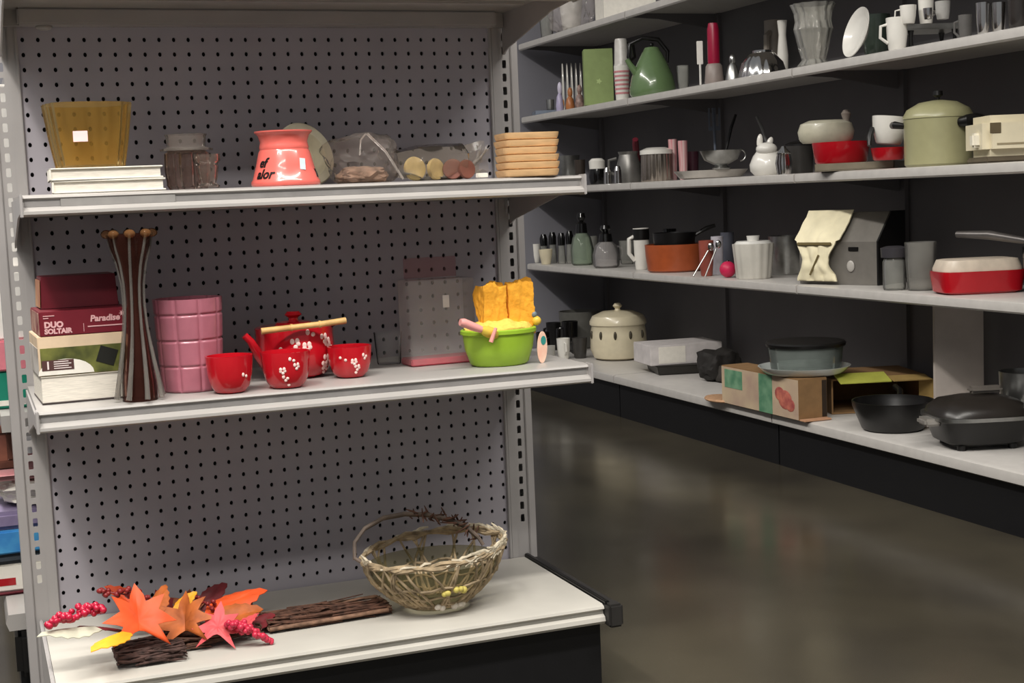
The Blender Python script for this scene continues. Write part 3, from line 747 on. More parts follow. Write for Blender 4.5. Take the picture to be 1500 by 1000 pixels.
berries(lp(150, 893, -.30), lp(70, 916, -.32), 64, .014, .0056, 1)
berries(lp(215, 880, -.26), lp(145, 866, -.25), 34, .013, .0046, 2, mat('dull_red_berry', (142, 44, 44), .4))
berries(lp(335, 915, -.32), lp(398, 940, -.33), 50, .011, .0052, 3, mat('pink_berry', (206, 52, 78), .3))
berries(lp(325, 905, -.24), lp(285, 872, -.2), 20, .01, .004, 4, mat('dull_red_berry', (142, 44, 44), .4))
def twigs(n, x0, x1, y0, y1, z0, z1, r, seed, ang=0.5):
    rnd = random.Random(seed); g = MB()
    for i in range(n):
        c = Vector((rnd.uniform(x0, x1), rnd.uniform(y0, y1), rnd.uniform(z0, z1))); a = rnd.uniform(-ang, ang); l = rnd.uniform(.35, .6) * (x1 - x0)
        d = Vector((math.cos(a), math.sin(a), rnd.uniform(-.06, .06))) * l
        pts = [c - d, c - d * .3 + Vector((0, rnd.uniform(-.004, .004), rnd.uniform(-.003, .003))), c + d * .3, c + d]
        for q in pts: q.x = min(max(q.x, x0), x1); q.y = min(max(q.y, y0), y1); q.z = max(q.z, r)
        g.tube(pts, [r * .7, r, r * .9, r * .5], 6)
    return g
pa = lp(172, 952, -.345); pb = lp(285, 952, -.345)
twigs(90, pa.x, pb.x - .012, pa.y - .002, pa.y + .10, .003, .019, .0024, 5).build('twig_base', mat('dark_brown_twig', (78, 56, 50), .85, var=.3, scale=80), wr)
pa = lp(250, 930, -.29); pb = lp(385, 930, -.29)
twigs(60, pa.x, pb.x, pa.y - .01, pa.y + .09, .003, .018, .0022, 6).build('twig_base', M_BROWNTWIG, wr)
# twig mat
loc2, w_, h_ = FR(385, 568, 895, ZD, -.232)
t = T('twig_mat', 'flat dark brown woven twig tray lying between leaves and basket', 'tray', loc2, .04)
hw = w_ / 2
twigs(120, -hw, hw, -.036, .036, .003, .017, .0021, 9, .35).build('twig_weave', M_BROWNTWIG, t)
g = MB(); g.tube([(-hw, -.037, .008), (0, -.038, .009), (hw * .94, -.037, .010)], .0035, 8); g.tube([(-hw, .037, .012), (0, .038, .014), (hw * .94, .037, .015)], .0035, 8); g.tube([(hw * .95, -.036, .012), (hw, 0, .013), (hw * .95, .036, .014)], .0045, 8); g.tube([(-hw, -.037, .008), (-hw, .037, .012)], .003, 8)
g.build('edge_twigs', mat('pale_brown_twig', (136, 104, 84), .85, var=.25, scale=70), t)
# twig basket
loc2, w_, h_ = FR(535, 742, 812, ZD, -.262)
t = T('twig_basket', 'round pale twig basket with hoop handle and white blossoms', 'basket', loc2)
R0 = w_ / 2; RB0 = R0 * .44
def rimz(a): return h_ * (1.0 + .10 * math.cos(a - .5)) + .01
def bp(a, f, k=1.0):
    r = RB0 + (R0 - RB0) * (max(0, math.sin(f * PI / 2)) ** .85); return Vector((r * k * math.cos(a), r * k * math.sin(a) * .8, .012 + (rimz(a) - .012) * f))
MB().lathe(shell([(RB0 * .9, .006), (RB0, .010)] + [(RB0 + (R0 * .95 - RB0) * math.sin(f * PI / 2) ** .85, .012 + (h_ * .92 - .012) * f) for f in (.15, .3, .45, .6, .75, .9, 1)], .002), 40, sy=.8).build('liner', film('grey_liner', (150, 144, 116), .52, .3, .2), t)
rnd = random.Random(11)
g = MB()
for k in range(44):
    a = 2 * PI * k / 44 + rnd.uniform(-.05, .05); tw = rnd.choice((-1, 1)) * rnd.uniform(.1, .55)
    g.tube([bp(a + tw * f + rnd.uniform(-.02, .02), f, 1.01 + rnd.uniform(0, .04)) for f in (0, .2, .4, .6, .8, 1.0, 1.05)], [.0028, .0025, .0024, .0024, .0022, .002, .001], 6)
g.build('stakes', M_GREYTWIG, t)
g = MB()
for k in range(7):
    f = (.02, .1, .28, .5, .97, 1.0, 1.03)[k]; ph = rnd.uniform(0, 6)
    pts = [bp(2 * PI * i / 40, f + .03 * math.sin(i * 1.7 + ph), 1.02 + .03 * math.sin(i * 2.3 + ph)) for i in range(40)]
    g.tube(pts, .0026 if f < .9 else .0036, 6, closed=True)
g.build('woven_bands', M_GREYTWIG, t)
g = MB()
for k in range(120):
    a = rnd.gauss(-.45, .5) if k < 95 else rnd.uniform(0, 2 * PI); c = bp(a, 1.02 + rnd.uniform(-.05, .06), 1.03)
    d = Vector((-math.sin(a), math.cos(a) * .8, rnd.uniform(-.4, .5))).normalized() * rnd.uniform(.01, .024)
    g.tube([c - d, c + Vector((0, 0, .003)), c + d], [.0016, .0030, .0014], 5)
g.build('rim_twigs', M_WHITETWIG, t)
g = MB()
hp = []
for x, y, z in ((-1.0, .0, .98), (-1.13, .1, 1.10), (-1.10, .2, 1.36), (-.92, .3, 1.58), (-.62, .4, 1.71), (-.28, .46, 1.72), (.06, .5, 1.64), (.38, .5, 1.50), (.62, .48, 1.34), (.78, .42, 1.12), (.84, .36, .96)):
    hp.append(Vector((R0 * x, R0 * y * .8, h_ * z)))
hp = [hp[0].lerp(hp[1], 0)] + [a.lerp(b, f) for a, b in zip(hp, hp[1:]) for f in (.5, 1)]
g.tube(hp, .0034, 8); g.tube([p_ + Vector((0, .004, -.004)) for p_ in hp[2:-2]], .0024, 8)
g.build('handle', mat('grey_brown_vine', (112, 98, 88), .7, var=.25), t)
g = MB()
for i in range(44):
    f = rnd.uniform(.55, .95); c = hp[int(f * (len(hp) - 1))] + Vector((rnd.uniform(-.014, .014), rnd.uniform(-.01, .01), rnd.uniform(-.006, .006)))
    d = Vector((rnd.uniform(-1, 1), rnd.uniform(-1, 1), rnd.uniform(-.4, .8))) * .014; g.tube([c - d, c, c + d], [.001, .002, .0008], 5)
g.build('handle_twigs', M_BROWNTWIG, t)
def posy(spots, m_, nm, rr):
    g = MB()
    for a, f, n_ in spots:
        for k in range(n_):
            c = bp(a + rnd.uniform(-.09, .09), f + rnd.uniform(-.03, .03), 1.08); g.ball(c, rr * rnd.uniform(.8, 1.2), 8)
    g.build(nm, m_, t)
posy([(-1.2, .03, 7), (-1.75, .06, 4), (-1.0, .0, 5)], mat('white_blossom', (236, 226, 212), .6), 'white_blossoms', .0055)
posy([(-1.62, .42, 3), (-1.42, .43, 3)], mat('yellow_blossom', (206, 190, 100), .6), 'yellow_blossoms', .006)

# ------------------------------------------------------------------ things on the aisle shelf behind the post
def left_box(name, lab, cat, px1, z0, z1, Y, m_, d=.14, w=.30, rz=0.0, bev=.003, group=None):
    x = solve(px=px1, P=Vector((0, Y, (z0 + z1) / 2)))
    t = T(name, lab, cat, Vector((x + w / 2 - .012, Y + d / 2, z0)), rz, group)
    MB().box((0, 0, (z1 - z0) / 2), (w, d, z1 - z0), bev).build('carton', m_, t); return t, w, d
zl = lambda py, Y, px=5: solve(py=py, axis=2, P=Vector((-.09, Y, 0)))
Yb = .22
zz = [ZD + .0005, zl(868, Yb), zl(828, Yb), zl(812, Yb), zl(778, Yb), zl(742, Yb), zl(692, Yb)]
t, w, d = left_box('folded_cloth', 'dark red folded cloth at the bottom of the aisle stack', 'cloth', -2, zz[0], zz[1], Yb, mat('dark_red_cloth', (96, 30, 40), .9, bump=.3), .2, rz=.04, bev=.006)
t, w, d = left_box('flat_carton', 'white flat carton with red print in the aisle stack', 'box', -4, zz[1] + .0005, zz[2], Yb, M_PAPER, .2, rz=-.05)
MB().bx(-.14, -.10, -.1006, -.0995, .012, .026).build('red_print', M_REDP, t)
t, w, d = left_box('sunglasses_case', 'dark grey slim case lying on the white flat carton', 'case', -2, zz[2] + .002, zz[3], Yb, mat('dark_grey_case', (60, 66, 72), .4), .12, bev=.006)
t, w, d = left_box('blue_package', 'sky blue printed package in the aisle stack', 'package', -4, zz[3] + .0005, zz[4] , Yb, mat('sky_blue_print', (86, 168, 214), .4, scale=18, col2=(50, 120, 190)), .2, rz=.03)
t, w, d = left_box('lavender_pack', 'lavender soft package lying on the blue package', 'package', -4, zz[4] + .0005, zz[5] - .012, Yb, mat('lavender_film', (160, 150, 178), .4, scale=14, col2=(110, 96, 130)), .2, rz=-.02, bev=.008)
x = solve(px=0, P=Vector((0, Yb, zz[5])))
t = T('tissue_paper', 'crumpled white tissue paper on top of the lavender package', 'paper', Vector((x + .14, Yb + .1, zz[5] - .011)))
lumpy(.30, .18, .055, 21).build('crumpled_sheet', M_PAPER, t, angle=20)
t, w, d = left_box('pink_blanket', 'folded pink fabric on the white tissue paper', 'cloth', -4, zz[5] + .046, zl(690, Yb), Yb, mat('dusty_pink_fabric', (204, 150, 152), .95, bump=.4), .19, rz=.0, bev=.012)
x = solve(px=16, P=Vector((0, Yb, zl(670, Yb)))); z0 = zl(690, Yb) + .001
t = T('picture_frame', 'brown wooden picture frame standing under the aisle shelf', 'picture frame', Vector((x - .09, Yb + .01, z0)))
fh = .525 - .034 - z0
MB().bx(-.10, .10, 0, .014, 0, .016, .002).bx(-.10, .10, 0, .014, fh - .016, fh, .002).bx(-.10, -.084, 0, .014, .016, fh - .016, .002).bx(.084, .10, 0, .014, .016, fh - .016, .002).build('frame', mat('brown_frame_wood', (96, 56, 44), .5, var=.2), t)
MB().bx(-.085, .085, .004, .010, .015, fh - .015).build('picture', mat('reddish_print', (150, 92, 72), .5, scale=14, col2=(90, 50, 44)), t)
zs_ = .5257
t, w, d = left_box('teal_carton', 'teal green carton standing on the aisle shelf', 'box', 5, zs_, zl(545, .2), .2, mat('teal_card', (20, 128, 104), .5), .16)
MB().bx(-.151, -.10, -.081, -.0795, .006, .016).build('white_print', M_PAPER, t)
t, w, d = left_box('pink_carton', 'rosy pink carton lying on the teal carton', 'box', 2, zl(545, .2) + .0005, zl(500, .2), .2, mat('rosy_card', (222, 130, 142), .5), .16, rz=.04)
t, w, d = left_box('white_carton', 'tall white carton on top of the pink carton behind the post', 'box', 2, zl(500, .2) + .0005, zl(400, .2), .2, mat('bright_white_card', (238, 234, 228), .5), .16, rz=-.03)
t, w, d = left_box('white_carton', 'large white carton near the top behind the slotted post', 'box', 6, zl(395, .2) , zl(120, .2), .25, mat('bright_white_card', (238, 234, 228), .5), .2)
# ------------------------------------------------------------------ things on the wall shelves
def RQ(px0, px1, top, z, X0=RX, front=.012, k=.5):
    dx = .1
    for _ in range(3):
        loc, w, h = RN(px0, px1, top, z, dx, X0); dx = w * k + front
    return loc, w, h
def PZ(px, py, z):
    d = ROT @ Vector(((px - 750) / FPX, 1, -(py - 500) / FPX)); return CAM + d * ((z - CAM.z) / d.z)
def handle_arc(parent, c, r, m_, th=.004, a0=-PI / 2, a1=PI / 2, rot=(0, 0, 0), nm='handle', rz=None):
    g = MB(); g.tube(arc((0, 0, 0), r, a0, a1, 12, 'xz', rz), th, 8); return g.build(nm, m_, parent, loc=c, rot=rot)
def pot(name, label, cat, loc, w, h, m_, lidm=None, knob=M_BLACK, lidh=.25, side=True, long_handle=None, rz=0, taper=.92, group=None, hm=M_BLACK):
    t = T(name, label, cat, loc, rz, group); R = w / 2; hb = h * (1 - (lidh if lidm else 0))
    MB().lathe(shell([(R * taper * .94, 0), (R * taper, .006), (R * .99, hb * .9), (R, hb)], .004), 48).build('body', m_, t)
    if lidm:
        l = MB().lathe([(R * 1.02, hb + .0005), (R * 1.02, hb + .005), (R * .9, hb + h * lidh * .35), (R * .55, hb + h * lidh * .6), (R * .15, hb + h * lidh * .68), (0, hb + h * lidh * .68)], 48).build('lid', lidm, t)
        zz_ = hb + h * lidh * .66
        MB().lathe([(R * .05, zz_), (R * .06, zz_ + h * lidh * .12), (R * .15, zz_ + h * lidh * .2), (R * .14, zz_ + h * lidh * .36), (0, zz_ + h * lidh * .38)], 20).build('knob', knob, l)
    if side:
        for sg in (-1, 1):
            g = MB(); g.tube([(sg * R * .98, -.03, hb * .78), (sg * (R + .022), -.026, hb * .8), (sg * (R + .026), 0, hb * .8), (sg * (R + .022), .026, hb * .8), (sg * R * .98, .03, hb * .78)], .006, 8); g.build('side_handle', hm, t)
    if long_handle:
        a, l = long_handle
        g = MB(); c, s_ = math.cos(a), math.sin(a); g.tube([(R * .97 * c, R * .97 * s_, hb * .8), ((R + .03) * c, (R + .03) * s_, hb * .9), ((R + l * .6) * c, (R + l * .6) * s_, hb * 1.02), ((R + l) * c, (R + l) * s_, hb * 1.05)], [.007, .009, .011, .009], 10); g.build('handle', hm, t)
    return t
def cup(label, loc, w, h, m_, cat='cup', name='cup', handle=None, group=None, prof=None, extra=None, th=.003, hm=None):
    t = T(name, label, cat, loc, 0, group); R = w / 2
    pr = [(R * a, h * b) for a, b in (prof or [(.72, 0), (.78, .03), (.92, .4), (.98, .85), (1, 1)])]
    MB().lathe(shell(pr, th), 36).build('body', m_, t)
    if handle is not None:
        g = MB(); g.tube([(R * .9 * math.cos(handle), R * .9 * math.sin(handle), h * .8), (R * 1.5 * math.cos(handle), R * 1.5 * math.sin(handle), h * .75), (R * 1.55 * math.cos(handle), R * 1.55 * math.sin(handle), h * .4), (R * .85 * math.cos(handle), R * .85 * math.sin(handle), h * .22)], h * .05, 8); g.build('handle', hm or m_, t)
    return t
def tray(label, loc, w, d, h, m_, rz=0, name='tray', cat='tray', oval=False):
    t = T(name, label, cat, loc, rz)
    if oval: MB().lathe(shell([(w * .36, 0), (w * .42, .004), (w * .5, h)], .003), 48, sy=d / w).build('body', m_, t)
    else:
        g = MB(); g.bx(-w / 2, w / 2, -d / 2, d / 2, 0, .004, .001)
        for a, b_, c, e in ((-w / 2, w / 2, -d / 2, -d / 2 + .004), (-w / 2, w / 2, d / 2 - .004, d / 2), (-w / 2, -w / 2 + .004, -d / 2, d / 2), (w / 2 - .004, w / 2, -d / 2, d / 2)): g.bx(a, b_, c, e, .003, h, .001)
        g.build('body', m_, t)
    return t

# --- top visible shelf
loc, w, h = RQ(806, 868, -22, RA)
t = T('clear_bag', 'clear plastic bag of glassware on the highest wall shelf', 'bag', loc)
lumpy(w, w * .8, h, 41).build('bag_film', M_HAZE, t, angle=20)
MB().lathe(shell([(w * .2, .002), (w * .28, h * .7)], .003), 28).build('glass_inside', mat('pale_grey_contents', (206, 204, 198), .3), t)
loc, w, h = RQ(870, 962, -30, RA)
t = T('white_carton', 'white carton beside the clear bag on the highest wall shelf', 'box', loc, -.2)
MB().bx(-w * .42, w * .42, -.08, .08, 0, h, .002).build('carton', M_PAPER, t)
loc, w, h = RN(790, 812, 2, RA, .06)
cup('small smoky glass tumbler on the highest wall shelf by the clear bag', loc, w, h, M_GREYGLASS, name='glass_tumbler', cat='glass')

# --- second shelf from above
loc, w, h = RN(778, 838, 152, RB, .12)
t = tray('flat blue grey tray at the far end of the shelf with the green box', loc, w * .9, .16, .020, mat('blue_grey_tray', (120, 130, 146), .35), -.3)
for k, (a, b_, tp, m_, lab) in enumerate(((800, 812, 146, M_STEEL, 'small steel cup lying near the blue grey tray'), (782, 795, 148, M_WHITE, 'little white dish beside the far end of the blue grey tray'))):
    l2, w2, h2 = RN(a, b_, tp, RB + .005, .11); cup(lab, l2, w2, h2, m_)
for a, b_, tp, m_, lab, dx in ((814, 826, 120, mat('lavender_ceramic', (176, 168, 196), .3), 'lavender and orange bird figurine in the row of small figurines', .05), (828, 842, 128, mat('orange_brown_ceramic', (176, 112, 68), .35), 'orange brown figurine in the middle of the small figurine row', .07), (842, 856, 124, mat('mottled_ceramic', (150, 124, 116), .4, var=.3, scale=60), 'mottled brown figurine next to the green card box', .06)):
    loc, w, h = RN(a, b_, tp, RB, dx)
    t = T('figurine', lab, 'figurine', loc, random.uniform(-1, 1), 'small figurines by the green box')
    MB().lathe([(0, 0), (w * .42, 0), (w * .5, h * .18), (w * .36, h * .5), (w * .16, h * .62), (0, h * .64)], 24).build('body', m_, t)
    MB().ball((0, -w * .06, h * .78), (w * .26, w * .3, h * .22), 14).build('head', m_ if b_ != 826 else mat('pale_lavender', (206, 200, 218), .3), t)
    if b_ == 826: MB().ball((w * .1, -w * .42, h * .25), (w * .2, w * .12, h * .16), 12).build('breast', mat('orange_ceramic', (222, 150, 84), .35), t)
loc, w, h = RN(824, 860, 93, RB, .18)
t = T('wire_rack', 'white wire plate rack of curved hoops behind the figurines', 'rack', loc, -.35)
for k in range(6):
    g = MB(); g.tube([Vector((-w * .45 + w * .18 * k, 0, 0)) + p_ for p_ in arc((0, 0, 0), .05, 0, PI, 14, 'yz', h)], .0028, 6); g.build('hoop', M_WHITE, t)
g = MB(); g.tube([(-w * .5, -.05, .003), (w * .5, -.05, .003)], .003, 6); g.build('rail', M_WHITE, t)
g = MB(); g.tube([(-w * .5, .05, .003), (w * .5, .05, .003)], .003, 6); g.build('rail', M_WHITE, t)
loc, w, h = RN(855, 899, 73, RB, .075)
t = T('green_carton', 'plain olive green upright card box with pale emblem', 'box', loc, -.36)
MB().bx(-w * .48, w * .48, -.045, .045, 0, h, .0015).build('carton', M_GBOX, t)
MB().prism([((.013 if i % 2 == 0 else .007) * math.cos(i * PI / 5), (.013 if i % 2 == 0 else .007) * math.sin(i * PI / 5)) for i in range(10)], .0006, Matrix.Translation((0, -.0452, h * .42)) @ FRONT).build('emblem', mat('pale_green_print', (176, 196, 130), .5), t)
loc, w, h = RN(899, 924, 57, RB, .05)
t = T('travel_mug', 'tall white cup with pink stripes and black handle beside green kettle', 'mug', loc)
R = w * .46
MB().lathe([(0, 0), (R * .8, 0), (R * .84, .004), (R, h * .56), (0, h * .56)], 36).build('body', M_WHITE, t)
g = MB()
for k in range(6): g.lathe([(R * (.86 + .022 * k) + .0008, h * (.10 + .07 * k)), (R * (.86 + .022 * k) + .0014, h * (.10 + .07 * k)), (R * (.86 + .022 * k) + .0014, h * (.13 + .07 * k)), (R * (.86 + .022 * k) + .0008, h * (.13 + .07 * k))], 36)
g.build('pink_stripes', mat('dusty_pink_print', (196, 128, 132), .5), t)
MB().lathe([(0, h * .56), (R * .98, h * .56), (R * .9, h * .6), (R * .8, h * .96), (R * .72, h), (0, h)], 36).build('upper_cup', mat('grey_white_glaze', (200, 196, 190), .25), t)
g = MB(); g.tube([(R * .8, 0, h * .93), (R * 1.7, 0, h * .9), (R * 1.9, 0, h * .7), (R * .9, 0, h * .62)], .007, 8); g.build('handle', M_BLACK, t)
loc, w, h = RQ(922, 990, 60, RB, front=.01)
t = T('kettle', 'green bell shaped enamel kettle with black handle', 'kettle', loc, -.3)
R = w / 2
MB().lathe([(0, 0), (R * .9, 0), (R * .98, h * .05), (R, h * .14), (R * .9, h * .36), (R * .66, h * .60), (R * .44, h * .78), (R * .34, h * .84), (0, h * .84)], 56).build('body', M_GREEN, t)
l = MB().lathe([(0, h * .83), (R * .36, h * .83), (R * .30, h * .88), (R * .1, h * .9), (0, h * .9)], 32).build('lid', M_GREEN, t)
MB().ball((0, 0, h * .93), R * .10, 14).build('knob', M_BLACK, l)
g = MB(); g.tube([(-R * .82, -.01, h * .52), (-R * 1.02, -.01, h * .72), (-R * .95, -.01, h * .95), (-R * .4, -.005, h * 1.06), (R * .3, 0, h * 1.02), (R * .7, 0, h * .8), (R * .66, 0, h * .6)], [.006, .008, .008, .009, .009, .008, .006], 10); g.build('handle', M_BLACK, t)
MB().tube([(-R * .7, -.015, h * .42), (-R * .98, -.02, h * .58), (-R * 1.12, -.02, h * .68)], [.016, .011, .009], 12).build('spout', M_GREEN, t)
loc, w, h = RN(1021, 1031, 58, RB, .05)
t = T('spatula', 'thin white spatula standing beside the crimson bottle', 'spatula', loc, -.4)
MB().box((0, 0, h * .72), (w * .9, .004, h * .5), .0015).build('blade', M_WHITE, t)
MB().tube([(0, 0, 0), (0, 0, h * .48)], .004, 8).build('handle', mat('white_plastic', (220, 218, 212), .4), t)
loc, w, h = RN(1030, 1062, 34, RB, .07)
t = T('bottle', 'crimson bottle with grey base standing on the wall shelf', 'bottle', loc)
R = w * .42
MB().lathe([(0, 0), (R, 0), (R * 1.05, .01), (R * .9, h * .3), (R * .72, h * .34), (0, h * .34)], 32).build('base', mat('grey_tan_plastic', (140, 128, 122), .4), t)
MB().lathe([(0, h * .34), (R * .62, h * .34), (R * .66, h * .4), (R * .64, h * .9), (R * .5, h), (0, h)], 32).build('body', M_CRIMSON, t)
loc, w, h = RN(1062, 1084, 80, RB, .06)
t = T('figurine', 'small pewter grey figurine between bottle and silver bowl', 'figurine', loc, .4)
MB().lathe([(0, 0), (w * .5, 0), (w * .45, h * .2), (w * .3, h * .55), (w * .18, h * .66), (0, h * .67)], 20).build('body', M_STEEL, t)
MB().ball((0, 0, h * .82), (w * .22, w * .22, h * .2), 12).build('head', M_STEEL, t)
loc, w, h = RQ(1082, 1152, 74, RB)
t = T('serving_bowl', 'silvery ribbed bowl turned upside down at the shelf edge', 'bowl', loc)
MB().lathe([(w * .5, 0), (w * .49, h * .12), (w * .42, h * .55), (w * .26, h * .88), (w * .2, h * .92), (w * .2, h), (0, h)], 72, mod=lambda a, r, z: r * (1 + .025 * math.cos(a * 14))).build('body', M_CHROME, t)
loc, w, h = RN(1120, 1150, 30, RB, .34)
t = cup('tall beige mug standing behind the silvery bowl', loc, w, h, mat('beige_glaze', (150, 142, 132), .35), handle=-2.6, prof=[(.85, 0), (.9, .03), (.9, .5), (.95, 1)])
loc, w, h = RN(1138, 1156, 30, RB, .2)
cup('narrow white creamer between the beige mug and the crystal vase', loc, w, h, M_WHITE, name='creamer', cat='jug', prof=[(.7, 0), (.8, .05), (.9, .4), (.6, .75), (.8, 1)])
loc, w, h = RN(1064, 1084, 78, RB, .25)
pan = T('skillet', 'black skillet leaning behind the silvery bowl with handle rising', 'pan', Vector((loc.x, loc.y, RB)), -1.35)
MB().lathe(shell([(.085, 0), (.09, .004), (.105, .04)], .004), 48).build('body', M_BLACK, pan)
g = MB(); g.tube([(.10, -.02, .035), (.13, -.03, .06), (.165, -.03, .085), (.195, -.03, .10)], [.009, .014, .016, .012], 10); g.build('handle', M_BLACK, pan)
loc, w, h = RQ(1160, 1224, 6, RB)
t = T('crystal_vase', 'cut crystal vase with flared top at the joint of two shelves', 'vase', loc)
MB().lathe(shell([(w * .34, 0), (w * .36, .006), (w * .26, h * .12), (w * .33, h * .3), (w * .44, h * .6), (w * .40, h * .72), (w * .42, h * .86), (w * .5, h)], .004), 96, mod=lambda a, r, z: r * (1 + .05 * math.cos(a * 12 + z * 30))).build('body', film('cut_crystal', (216, 214, 206), .42, .04, .75), t, angle=20)
loc, w, h = RN(1238, 1276, 10, RB, .06)
t = T('dinner_plate', 'white plate standing on edge beside the tray of cups', 'plate', loc + Vector((0, 0, h * .5)), rot=(math.radians(74), .0, -1.72))
MB().lathe([(0, -.012), (h * .3, -.012), (h * .36, -.006), (h * .5, .006), (h * .5, .009), (h * .36, -.001), (h * .3, -.007), (0, -.007)], 56).build('body', M_WHITE, t)
loc, w, h = RN(1264, 1304, 22, RB, .25)
cup('dark green glazed bowl between the standing plate and the silver tray', loc, w, h, mat('dark_green_glaze', (52, 62, 54), .2, coat=.5), name='bowl', cat='bowl')
loc, w, h = RQ(1312, 1402, 40, RB, k=.4, front=.075)
t = T('footed_tray', 'silver footed tray carrying white cups on the wall shelf', 'tray', loc, -.3)
hz = h * .8
MB().bx(-w * .48, w * .48, -.07, .07, hz, hz + .016, .004).build('body', M_STEEL, t)
for sx in (-1, 1):
    for sy in (-1, 1): MB().lathe([(.006, 0), (.008, .004), (.005, hz * .6), (.009, hz)], 12, c=(sx * w * .36, sy * .05, 0)).build('foot', M_BLACK, t)
ztr = RB + hz + .0165
for a, b_, tp, dx, m_, lab, hd in ((1318, 1342, 8, .05, M_WHITE, 'white cup at the near corner of the silver tray', 2.5), (1345, 1368, -4, .11, M_WHITE, 'tall white cup in the middle of the silver tray', None), (1352, 1366, 12, .04, M_CHROME, 'little chrome pitcher in front on the silver tray', -.3), (1370, 1392, 2, .09, mat('silver_grey_glaze', (170, 168, 164), .2, coat=.5), 'silver grey cup at the far side of the silver tray', .4)):
    l2, w2, h2 = RN(a, b_, tp, ztr, dx); cup(lab, l2, w2, h2, m_, handle=hd)
l2, w2, h2 = RN(1298, 1330, 26, RB, .035)
cup('white ribbed cup standing on the shelf before the silver tray', l2, w2, h2, M_WHITE, handle=2.8)
for a, b_, tp, dx, m_, lab in ((1430, 1450, 4, .05, M_CHROME, 'shiny chrome beaker, first of two chrome beakers'), (1452, 1474, 4, .08, M_CHROME, 'shiny chrome beaker, beside the dark jug'), (1476, 1506, -8, .10, mat('dark_brown_glaze', (44, 40, 38), .2, coat=.5), 'dark brown jug at the end of the shelf by the chrome beakers')):
    l2, w2, h2 = RN(a, b_, tp, RB, dx); cup(lab, l2, w2, h2, m_, name='beaker' if m_ is M_CHROME else 'jug', cat='cup' if m_ is M_CHROME else 'jug')
loc, w, h = RN(1436, 1500, 29, RB, .10)

# --- eye level shelf
def dish(lab, a, b_, tp, z, dx, m_, name='dish', cat='dish', sy=1.0, prof=None, X0=RX, rz=0):
    loc, w, h = RN(a, b_, tp, z, dx, X0); R = w / 2
    t = T(name, lab, cat, loc, rz); MB().lathe(shell([(R * x, h * y) for x, y in (prof or [(.6, 0), (.66, .06), (.92, .7), (1, 1)])], min(.003, h * .25)), 44, sy=sy).build('body', m_, t); return t
dish('small pewter dish beyond the stack of tan saucers', 814, 850, 228, RC, .10, M_STEEL)
loc, w, h = RN(862, 888, 232, RC, .055)
t = T('salt_cellar', 'black and white salt cellar near the corner of the end unit shelf', 'salt cellar', loc)
MB().lathe([(0, 0), (w * .42, 0), (w * .5, h * .3), (w * .42, h * .6), (0, h * .6)], 28).build('body', M_BLACKGLOSS, t)
MB().lathe([(0, h * .6), (w * .44, h * .6), (w * .46, h * .9), (w * .3, h), (0, h)], 28).build('lid', M_WHITE, t)
for a, b_, tp, lab in ((884, 896, 244, 'small silver shaker nearer to the salt cellar'), (899, 911, 242, 'small silver shaker before the grey pitcher')):
    l2, w2, h2 = RN(a, b_, tp, RC, .022)
    t = T('shaker', lab, 'shaker', l2, 0, 'silver shakers'); MB().lathe([(0, 0), (w2 * .5, 0), (w2 * .44, h2 * .7), (0, h2 * .7)], 24).build('body', M_CHROME, t); MB().lathe([(0, h2 * .7), (w2 * .48, h2 * .7), (w2 * .3, h2 * .95), (0, h2)], 24).build('cap', M_CHROME, t)
loc, w, h = RN(902, 940, 222, RC, .10)
cup('squat grey metal pitcher behind the silver shakers', loc, w, h, mat('pewter_grey', (132, 130, 126), .35, .6), name='pitcher', cat='pitcher', handle=2.6, prof=[(.9, 0), (.95, .05), (.9, .6), (.7, .9), (.8, 1)])
loc, w, h = RQ(938, 986, 216, RC)
t = T('canister', 'ribbed silver canister with white rim beside the pitcher', 'canister', loc)
MB().lathe([(0, 0), (w * .46, 0), (w * .48, h * .04), (w * .46, h * .8), (0, h * .8)], 96, mod=lambda a, r, z: r * (1 + .03 * math.cos(a * 18))).build('body', mat('warm_silver', (170, 160, 150), .25, .9), t)
MB().lathe([(0, h * .8), (w * .5, h * .8), (w * .5, h * .92), (w * .3, h), (0, h)], 40).build('lid', M_WHITE, t)
loc, w, h = RN(935, 962, 196, RC + .0, .27)
t = pot('saucepan', 'black saucepan with long maroon handle behind the canister', 'pan', Vector((loc.x, loc.y, RC)), .17, .11, M_BLACK, side=False)
g = MB(); g.tube([(-.07, -.06, .095), (-.09, -.085, .12), (-.11, -.12, .155), (-.12, -.14, .175)], [.010, .013, .014, .012], 10); g.build('handle', mat('maroon_handle', (112, 34, 48), .4), t)
for k, (a, b_, tp) in enumerate(((980, 993, 204), (994, 1008, 206))):
    l2, w2, h2 = RN(a, b_, tp, RC, .16)
    cup(('pink striped cup beside the ribbed canister', 'pink striped cup beside the gravy boat')[k], l2, w2, h2, mat('pink_white_stripe', (204, 120, 130), .35, scale=40, col2=(226, 200, 196), stretch=(3, 3, .1)), group='pink striped cups')
loc, w, h = RN(986, 1096, 244, RC, .12)
tray('long pale serving platter at the edge of the eye level shelf', loc, w, .16, .03, mat('pale_grey_glaze', (190, 184, 176), .3, coat=.4), -.3, name='platter', cat='platter', oval=True)
zpl = RC + .031
loc, w, h = RN(1022, 1090, 220, zpl, .12)
t = T('gravy_boat', 'silver gravy boat standing on the long pale platter', 'gravy boat', loc, -.3)
MB().lathe(shell([(w * .18, 0), (w * .2, .004), (w * .12, h * .2), (w * .36, h * .5), (w * .46, h)], .003), 40, sy=.6).build('body', M_STEEL, t)
handle_arc(t, (w * .42, 0, h * .7), .02, M_STEEL, .003)
